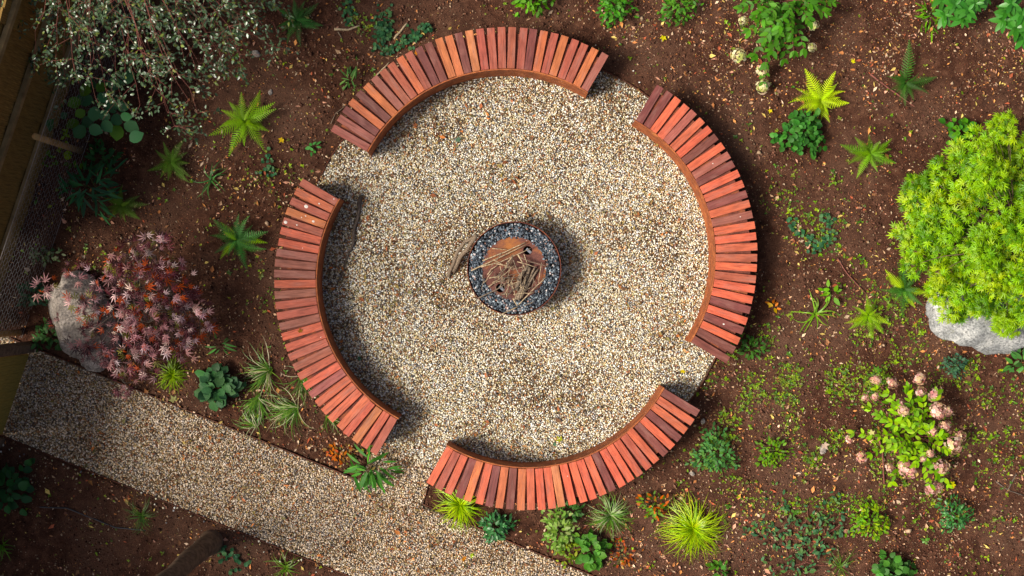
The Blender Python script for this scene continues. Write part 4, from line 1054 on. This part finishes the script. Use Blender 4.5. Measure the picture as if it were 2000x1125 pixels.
# ------------------------------------------------------------------ maples
M_RED = tm('leaf_red_maple', maple_leaf(w=.085, droop=.3), LEAF)
T_RED = maple_leaf(w=.085, droop=.3)
def maple(name, label, base, crowns, n, leaf, cols, wts, trunk_mat, trunk_r, mat_single, seed, spread=(.0, .3), inner=.55, single=None, tpl=None, tuftmix=.65):
    c = W(*base); c.z = 0
    t = thing(name, label, 'tree', c)
    P, YW, KI = [], [], []
    tot = sum(r * r for _, _, r, _ in crowns)
    top = max(z for *_, z in crowns)
    mbt = MB(); mbt.tube([(0, 0, -.1), (.02, .01, top * .3), (.0, .04, top * .55)], [trunk_r, trunk_r * .8, trunk_r * .6], 9); mbt.build('trunk', trunk_mat, t, True)
    for cx, cy, r, z in crowns:
        cc = W(cx, cy, z) - c; rr = r * S
        mb = MB(); a = Vector((.0, .03, top * .5))
        mid = a.lerp(cc, .5) + Vector((rng.normal(0, .04), rng.normal(0, .04), .08))
        mb.tube(wobble([a, mid, cc], .01, 3), [(trunk_r * .5 - trunk_r * .42 * i / 6) * (1 if r > 28 else .45) for i in range(7)], 6); mb.build('branch', trunk_mat, t, True)
        m = max(4, int(n * r * r / tot))
        for k in range(5 if r > 28 else 1):
            aa = rng.uniform(0, 6.28); e = cc + Vector((math.cos(aa) * rr * .8, math.sin(aa) * rr * .8, rng.uniform(-.1, .02)))
            mb = MB(); mb.tube(wobble([cc, e], .006, 3), [.005, .004, .003, .002], 4); mb.build('twig', trunk_mat, t)
        u = rng.normal(0, 1, (m, 3)); u /= np.linalg.norm(u, axis=1)[:, None]; u[:, 2] = np.abs(u[:, 2]) * rng.choice([1, 1, 1, -.35], m)
        q = u * (inner + (1 - inner) * rng.random((m, 1)) ** .5) * np.array((rr, rr, rr * .55)) * rng.uniform(.8, 1.22, (m, 1))
        base_k = int(rng.choice(len(cols), p=wts)); KI.append(np.where(rng.random(m) < tuftmix, base_k, rng.choice(len(cols), m, p=wts)))
        P.append(q + np.array(cc)); YW.append(np.arctan2(q[:, 1], q[:, 0]) + rng.normal(0, .6, m))
    P = np.concatenate(P); YW = np.concatenate(YW); KI = np.concatenate(KI); m = len(P)
    rot = rot_np(YW, rng.normal(spread[0], spread[1], m), rng.normal(0, .3, m)); sc = leaf * S * rng.uniform(.6, 1.15, m)
    cc = np.array([vary(cols[int(i)], .18) for i in KI])
    # the 300 largest in view: the highest leaves, spread over the crown
    score = P[:, 2] + rng.normal(0, .08, m); order = np.argsort(-score)
    for i in order[:300]: put(single or M_MAPLE, 'leaf', t, P[i], rot[i], sc[i], cc[i])
    r = order[300:]
    if len(r):
        me = scatter('foliage', tpl or T_MAPLE, P[r], rot[r], sc[r], cc[r], LEAFC)
        tag(link(bpy.data.objects.new('foliage', me), t), kind='stuff')
    return t
def tufts(n, outline, seed):
    r = random.Random(seed); out = []
    while len(out) < n:
        cx, cy, R0, z0 = outline[r.randrange(len(outline))]
        a, q = r.uniform(0, 6.283), math.sqrt(r.random()); x, y = cx + math.cos(a) * R0 * q, cy + math.sin(a) * R0 * q
        if all((x - o[0]) ** 2 + (y - o[1]) ** 2 > 15 ** 2 for o in out[-400:]):
            out.append((x, y, r.uniform(13, 29), z0 * (1.04 - .22 * q * q) + r.uniform(-.24, .16)))
    return out
GC = [(1905, 290, 44, .75), (1960, 285, 48, .85), (1995, 320, 48, .8), (1868, 345, 48, .8), (1925, 345, 54, 1.05), (1815, 385, 48, .6), (1775, 385, 36, .45), (1860, 400, 54, .95), (1925, 410, 58, 1.2), (1985, 405, 54, 1.05), (1800, 445, 54, .65),
      (1855, 465, 56, .95), (1915, 480, 56, 1.1), (1975, 475, 58, 1.15), (1795, 500, 44, .55), (1845, 525, 50, .75), (1905, 545, 54, .9), (1965, 545, 56, 1.0), (2015, 450, 60, 1.1), (2020, 540, 60, .9), (1875, 580, 38, .65), (1925, 595, 42, .65), (1975, 600, 42, .6), (2030, 370, 60, .9)]
maple('maple_tree', 'lime green maple with dense feathery foliage at the right edge', (1930, 470), tufts(125, [(x, y, r * .92, z) for x, y, r, z in GC], 5), 6400, 12.5, [(.20, .39, .011), (.25, .43, .013), (.32, .47, .016), (.10, .24, .011)], [.35, .28, .17, .20], TRUNKBARK, .045, LEAF, 2, (-.2, .45), .3)
RC = [(215, 545, 36, .65), (245, 510, 40, .75), (305, 500, 42, .7), (275, 560, 52, .8), (330, 560, 46, .7), (355, 610, 40, .55), (245, 620, 46, .65), (290, 630, 56, .75), (340, 660, 44, .5), (200, 670, 42, .45), (250, 690, 46, .45), (300, 700, 36, .4),
      (150, 535, 22, .5), (88, 560, 20, .5), (170, 665, 30, .5), (180, 600, 30, .6), (150, 590, 18, .6), (390, 600, 30, .4), (112, 630, 14, .4), (240, 745, 26, .25), (310, 480, 26, .6), (390, 640, 30, .35)]
RCOL = [(.46, .25, .25), (.80, .60, .58), (.14, .04, .05), (.05, .02, .025), (.5, .09, .02), (.20, .19, .04)]  # the pale pinks paint the sun's sheen into the leaf colour
maple('maple_tree', 'red purple maple spreading over the beige boulder beside the path', (280, 590), [(x, y, r * 1.12, z) for x, y, r, z in RC], 860, 15.5, RCOL, [.26, .15, .23, .16, .14, .06], DARKBARK, .03, LEAF, 4, (-.15, .45), .25, M_RED, T_RED, .25)

# ------------------------------------------------------------------ overhanging tree, upper left
c = W(300, -150); c.z = 0
bt = thing('overhanging_tree', 'tree with drooping branches of small glossy leaves filling the upper left', 'tree', c)
mb = MB(); mb.tube(wobble([(0, 0, -.1), (.03, -.02, 1.0), (-.02, .03, 2.0), (0, 0, 2.6)], .02, 3), [.09 - .006 * i for i in range(10)], 10); mb.build('trunk', TRUNKBARK, bt, True)
LP_, LY = [], []
tips = [(75, 85), (95, 95), (115, 120), (130, 185), (150, 150), (185, 190), (205, 165), (240, 180), (270, 205), (300, 170), (330, 215), (345, 240), (365, 190), (385, 220), (410, 165), (445, 175), (470, 110), (500, 140), (520, 90), (540, 40), (490, 70), (430, 110), (390, 130), (350, 140), (310, 130), (270, 140), (230, 120), (190, 110), (160, 80), (120, 60), (30, 40), (20, 20), (70, 20), (110, 20), (200, 50), (260, 70), (320, 70), (380, 70), (440, 50), (500, 20), (180, 20), (300, 20), (420, 10), (560, 15), (250, 100), (330, 100), (410, 90), (470, 40), (150, 110), (360, 40), (225, 20), (455, 140), (290, 110), (215, 85), (340, 10), (480, 5), (395, 40), (130, 40)]
for (tx, ty) in tips:
    z0 = random.uniform(1.7, 2.3); z1 = random.uniform(1.2, 1.9)
    e = W(tx + random.uniform(-8, 8), ty + random.uniform(-8, 8), z1) - c
    a = Vector((e.x * .12, e.y * .12, z0 + .1)); mid = a.lerp(e, .55) + Vector((random.gauss(0, .05), random.gauss(0, .05), .28))
    pts = [(1 - u) ** 2 * a + 2 * u * (1 - u) * mid + u * u * e for u in [i / 9 for i in range(10)]]
    pts = [p + Vector((random.gauss(0, .014), random.gauss(0, .014), random.gauss(0, .012))) if 0 < i < 9 else p for i, p in enumerate(pts)]
    mb = MB(); mb.tube(pts, [.006 - .0005 * i for i in range(10)], 5); mb.build('branch', REDTWIG, bt)
    for k in range(12):
        i = random.randint(2, 9); p = pts[i]; ang = math.atan2(e.y, e.x) + random.choice((-1, 1)) * random.uniform(.2, 1.5); L = random.uniform(.12, .3)
        q = p + Vector((math.cos(ang) * L, math.sin(ang) * L, random.uniform(-.14, .02)))
        mb = MB(); mb.tube([p, p.lerp(q, .5) + Vector((0, 0, .02)), q], [.0022, .0018, .0012], 4); mb.build('twig', REDTWIG, bt)
        for j in range(13):
            u = random.uniform(.1, 1.05); r_ = p.lerp(q, u); LP_.append((r_.x + random.gauss(0, .02), r_.y + random.gauss(0, .02), r_.z + random.gauss(0, .02))); LY.append(ang + random.choice((-1, 1)) * random.uniform(.3, 1.3))
n = len(LP_)
gc = np.array([(.05, .085, .038), (.085, .125, .075), (.028, .052, .02), (.13, .165, .04)])
me = scatter('foliage', ovate(.55, .15, .15), np.array(LP_), rot_np(np.array(LY), rng.normal(-.1, .5, n), rng.normal(0, .5, n)), 8.6 * S * .87 * rng.uniform(.6, 1.2, n), gc[rng.choice(4, n, p=[.4, .3, .2, .1])] * rng.uniform(.75, 1.25, (n, 1)), GLOSSYC)
tag(link(bpy.data.objects.new('foliage', me), bt), kind='stuff')

# ------------------------------------------------------------------ fence, wire fence and gate at the left
fd = Vector((-.318, -.948, 0)).normalized()              # along the fence (down the picture)
fn = Vector((-.948, .318, 0)).normalized()               # away from the garden
FL = lambda d, u, z=0: fn * (d * S) + fd * u + Vector((0, 0, z))
ang_f = math.atan2(fd.y, fd.x)
D0 = 945
fence = thing('timber_fence', 'tall dark timber board fence along the left edge behind the wire', 'fence', FL(D0, 0))
mb = MB(); mb.box(-.07, .07, -.011, .011, 0, 2.2); tmp = mb.build('board', FENCE, fence); M_BOARD = tmp.data
tmp.location = fd * -5.0; tmp.rotation_euler = (0, 0, ang_f)
u = -4.87
while u < 1.3:
    o = bpy.data.objects.new('board', M_BOARD); o.location = fd * u + fn * rng.uniform(-.004, .008); o.rotation_euler = (rng.normal(0, .004), 0, ang_f + .09); o.scale = (1, 1, rng.uniform(.99, 1.01)); link(o, fence); u += .128
while u < 2.35:  # low boards added to shade the ground by the wire
    o = bpy.data.objects.new('board', M_BOARD); o.location = fd * u; o.rotation_euler = (0, 0, ang_f + .09); o.scale = (1, 1, .42); link(o, fence); u += .128
for z in (.42, 1.23, 2.02):
    mb = MB(); mb.box(-5.1, 1.35, .022, .072, z - .035, z + .035); o = mb.build('rail', RAIL, fence); o.rotation_euler = (0, 0, ang_f)
    o.location = -fn * .0
for u in (-4.2, -1.9, .5):
    mb = MB(); mb.box(-.05, .05, -.15, -.05, -.1, 2.15); o = mb.build('post', RAIL, fence); o.location = fd * u; o.rotation_euler = (0, 0, ang_f)
lower = thing('timber_fence', 'board fence added below the gate, past the left edge, to shade the soil', 'fence', FL(DG0 := 858, 3.45))  # out-of-view fence run, added so its shadow darkens the lower left soil
u = .05
while u < 3.2:
    o = bpy.data.objects.new('board', M_BOARD); o.location = fd * u; o.rotation_euler = (0, 0, ang_f + .09); o.scale = (1, 1, .86); link(o, lower); u += .128
for z in (.4, 1.5):
    mb = MB(); mb.box(0, 3.2, .022, .072, z - .035, z + .035); o = mb.build('rail', RAIL, lower); o.rotation_euler = (0, 0, ang_f)
# chicken wire on round stakes
DM = 876; MH = 1.3
wf = thing('wire_fence', 'chicken wire fence on round stakes in front of the timber fence', 'fence', FL(DM, 0))
V = []; E = []
cw, ch = .075, .065
cols_n, rows_n = int(6.75 / cw), int(MH / ch)
idm = {}
def vid(i, j):
    if (i, j) not in idm:
        x = -4.5 + i * cw / 2; z = j * ch / 3
        p = fd * (x + rng.normal(0, .003)) + fn * (.01 * math.sin(x * 5) + .25 * (z / MH)) * 0 + Vector((0, 0, z)); idm[(i, j)] = len(V); V.append(p)
    return idm[(i, j)]
for r_ in range(rows_n):
    for k in range(cols_n):
        i = 2 * k + (r_ % 2); j = 3 * r_
        E += [(vid(i, j), vid(i + 1, j + 1)), (vid(i, j), vid(i - 1, j + 1)), (vid(i + 1, j + 1), vid(i + 1, j + 3))]
VV = []; FF = []
wr = .0013
for a, b in E:
    A, B = V[a], V[b]; d = (B - A).normalized(); n1 = d.cross(fn).normalized() * wr; n2 = Vector(fn) * wr; q = len(VV)
    for p in (A, B): VV += [p + n1, p - n1 * .5 + n2 * .87, p - n1 * .5 - n2 * .87]
    FF += [(q, q + 1, q + 4, q + 3), (q + 1, q + 2, q + 5, q + 4), (q + 2, q, q + 3, q + 5)]
me = mesh_np('wire_netting', np.array([tuple(p) for p in VV]), np.array(FF), WIRE)
tag(link(bpy.data.objects.new('wire_netting', me), wf), kind='stuff')
for u in (-2.3, .08, 2.2):
    mb = MB(); mb.tube([(0, 0, -.1), (0, 0, MH + .04)], [.036, .034], 12); o = mb.build('stake', POST, wf, True); o.location = fd * u + fn * .045
for z in (.02, MH):
    mb = MB(); mb.tube([fd * -4.5 + Vector((0, 0, z)), fd * 2.25 + Vector((0, 0, z))], .0022, 5); mb.build('line_wire', WIRE, wf)
# gate at the path's left end
DG_ = 853
gt = thing('timber_gate', 'olive brown board gate closing the left end of the path', 'gate', FL(DG_, 2.86))
for k in range(9):
    mb = MB(); mb.box(-.05, .05, -.011, .011, .03, 1.7); o = mb.build('board', GATEW, gt); o.location = fd * (-.42 + k * .104) ; o.rotation_euler = (0, 0, ang_f + .03)
for z in (.35, 1.35):
    mb = MB(); mb.box(-.47, .47, -.06, -.013, z - .045, z + .045); o = mb.build('rail', GATEW, gt); o.rotation_euler = (0, 0, ang_f)
for s_ in (-1, 1):
    mb = MB(); mb.box(-.05, .05, -.05, .05, -.1, 1.8); o = mb.build('post', TRUNKBARK, gt); o.location = fd * (s_ * .55); o.rotation_euler = (0, 0, ang_f)

# tree trunk in the lower left corner, its crown beyond the frame
c = W(412, 1058); c.z = 0
tt = thing('leaning_trunk', 'thick bare brown trunk rising at the bottom edge below the path', 'tree trunk', c)
mb = MB(); mb.tube(wobble([(0, 0, -.15), (.01, 0, .1), (-.02, -.03, .8), (-.10, -.10, 1.5), (-.25, -.22, 2.4)], .008, 3), [.16, .15, .14, .125, .115, .11, .11, .105, .10, .10, .095, .09, .085], 14); mb.build('trunk', TRUNKBARK, tt, True)
# black irrigation pipe and loose sticks on the soil
stick('water_pipe', 'thin black water pipe curving over shaded soil below the path', 'pipe', [W(60, 990, .03), W(130, 992, .03), W(180, 1012, .03), W(225, 1030, .03), W(285, 1036, .03)], .008, .008, PIPE, None, 5, .001)
for pts, r, mt, lab in [([(653, 57), (680, 58), (703, 50)], .014, TWIG, 'pale curved stick on the soil above the left end of the top bench'), ([(660, 62), (668, 75)], .007, BARK, 'short twig below the pale curved stick'), ([(770, 77), (783, 60), (795, 45)], .014, TWIG, 'pale knobbly stick among the ivy behind the top bench'),
        ([(735, 148), (748, 135), (760, 122)], .010, TWIG, 'pale stick touching the back of the top bench'), ([(646, 242), (655, 222), (675, 206)], .005, BARK, 'thin bent twig at the left end of the top bench'),
        ([(1636, 505), (1655, 535), (1690, 572)], .008, REDTWIG, 'long red brown stem lying right of the right bench'), ([(1700, 145), (1735, 172), (1775, 200), (1806, 228)], .010, REDTWIG, 'red brown curved stem under the dark upright fern'),
        ([(1716, 855), (1724, 885), (1727, 945)], .011, REDTWIG, 'dark stem standing out at the lower left of the pink hydrangea'), ([(1985, 925), (1975, 945), (1968, 958)], .010, DARKBARK, 'short dark branch near the right edge, lower bed'), ([(1945, 940), (1970, 958), (2000, 968)], .007, DARKBARK, 'thin dark branch below the short one at the right edge'),
        ([(833, 325), (825, 333)], .006, TWIG, 'small twig on the gravel inside the top bench'), ([(545, 55), (600, 50), (650, 48)], .004, REDTWIG, 'thin red twig by the dark fern at the top edge')]:
    stick('twig', lab, 'stick', [W(a_, b_, .03) for a_, b_ in pts], r, r * .7, mt, None, 3)

# unseen trees added left of the frame to shade the left side
def add_shade_tree(name, label, x, y, z0, z1, rad, n, leaf, seed):
    t = thing(name, label, 'tree', (x, y, 0))
    mb = MB(); mb.tube(wobble([(0, 0, -.2), (.05, .03, z0 * .6), (0, 0, z0 + (z1 - z0) * .6)], .02, 4), [.16 - .012 * i for i in range(9)], 10); mb.build('trunk', TRUNKBARK, t, True)
    P = []
    for k in range(16):
        u = rng.normal(0, 1, 3); u /= np.linalg.norm(u)
        cc = np.array((0, 0, (z0 + z1) / 2)) + u * np.array((rad * .7, rad * .7, (z1 - z0) * .38)); rr = rad * rng.uniform(.3, .5)
        mb = MB(); mb.tube(wobble([(0, 0, z0 * .9), tuple(cc)], .03, 4), [.05, .04, .03, .02, .012], 6); mb.build('limb', TRUNKBARK, t, True)
        q = rng.normal(0, 1, (n // 16, 3)); q /= np.linalg.norm(q, axis=1)[:, None]
        P.append(cc + q * rr * rng.random((n // 16, 1)) ** .5)
    P = np.concatenate(P); m = len(P)
    me = scatter('foliage', T_OV, P, rot_np(rng.uniform(0, 6.28, m), rng.normal(-.2, .5, m), rng.normal(0, .5, m)), leaf * rng.uniform(.7, 1.2, m), vary((.07, .15, .03), .3, m), LEAFC)
    tag(link(bpy.data.objects.new('foliage', me), t), kind='stuff')
add_shade_tree('shade_tree', 'unseen broadleaf tree added beyond the gate to shade the lower left', -9.05, -4.25, 3.3, 6.4, 1.8, 9000, .14, 1)
add_shade_tree('shade_tree', 'second unseen broadleaf tree added nearer the bottom to shade the lower left', -8.6, -4.7, 2.6, 5.6, 1.7, 9000, .14, 3)
add_shade_tree('shade_tree', 'unseen broadleaf tree added beyond the timber fence to shade the upper left', -9.3, 1.3, 3.6, 6.4, 1.6, 4200, .13, 2)
add_shade_tree('shade_tree', 'unseen thin crowned tree added left of the frame to dim the left gravel', -7.9, -1.0, 5.6, 8.6, 1.5, 1300, .13, 4)
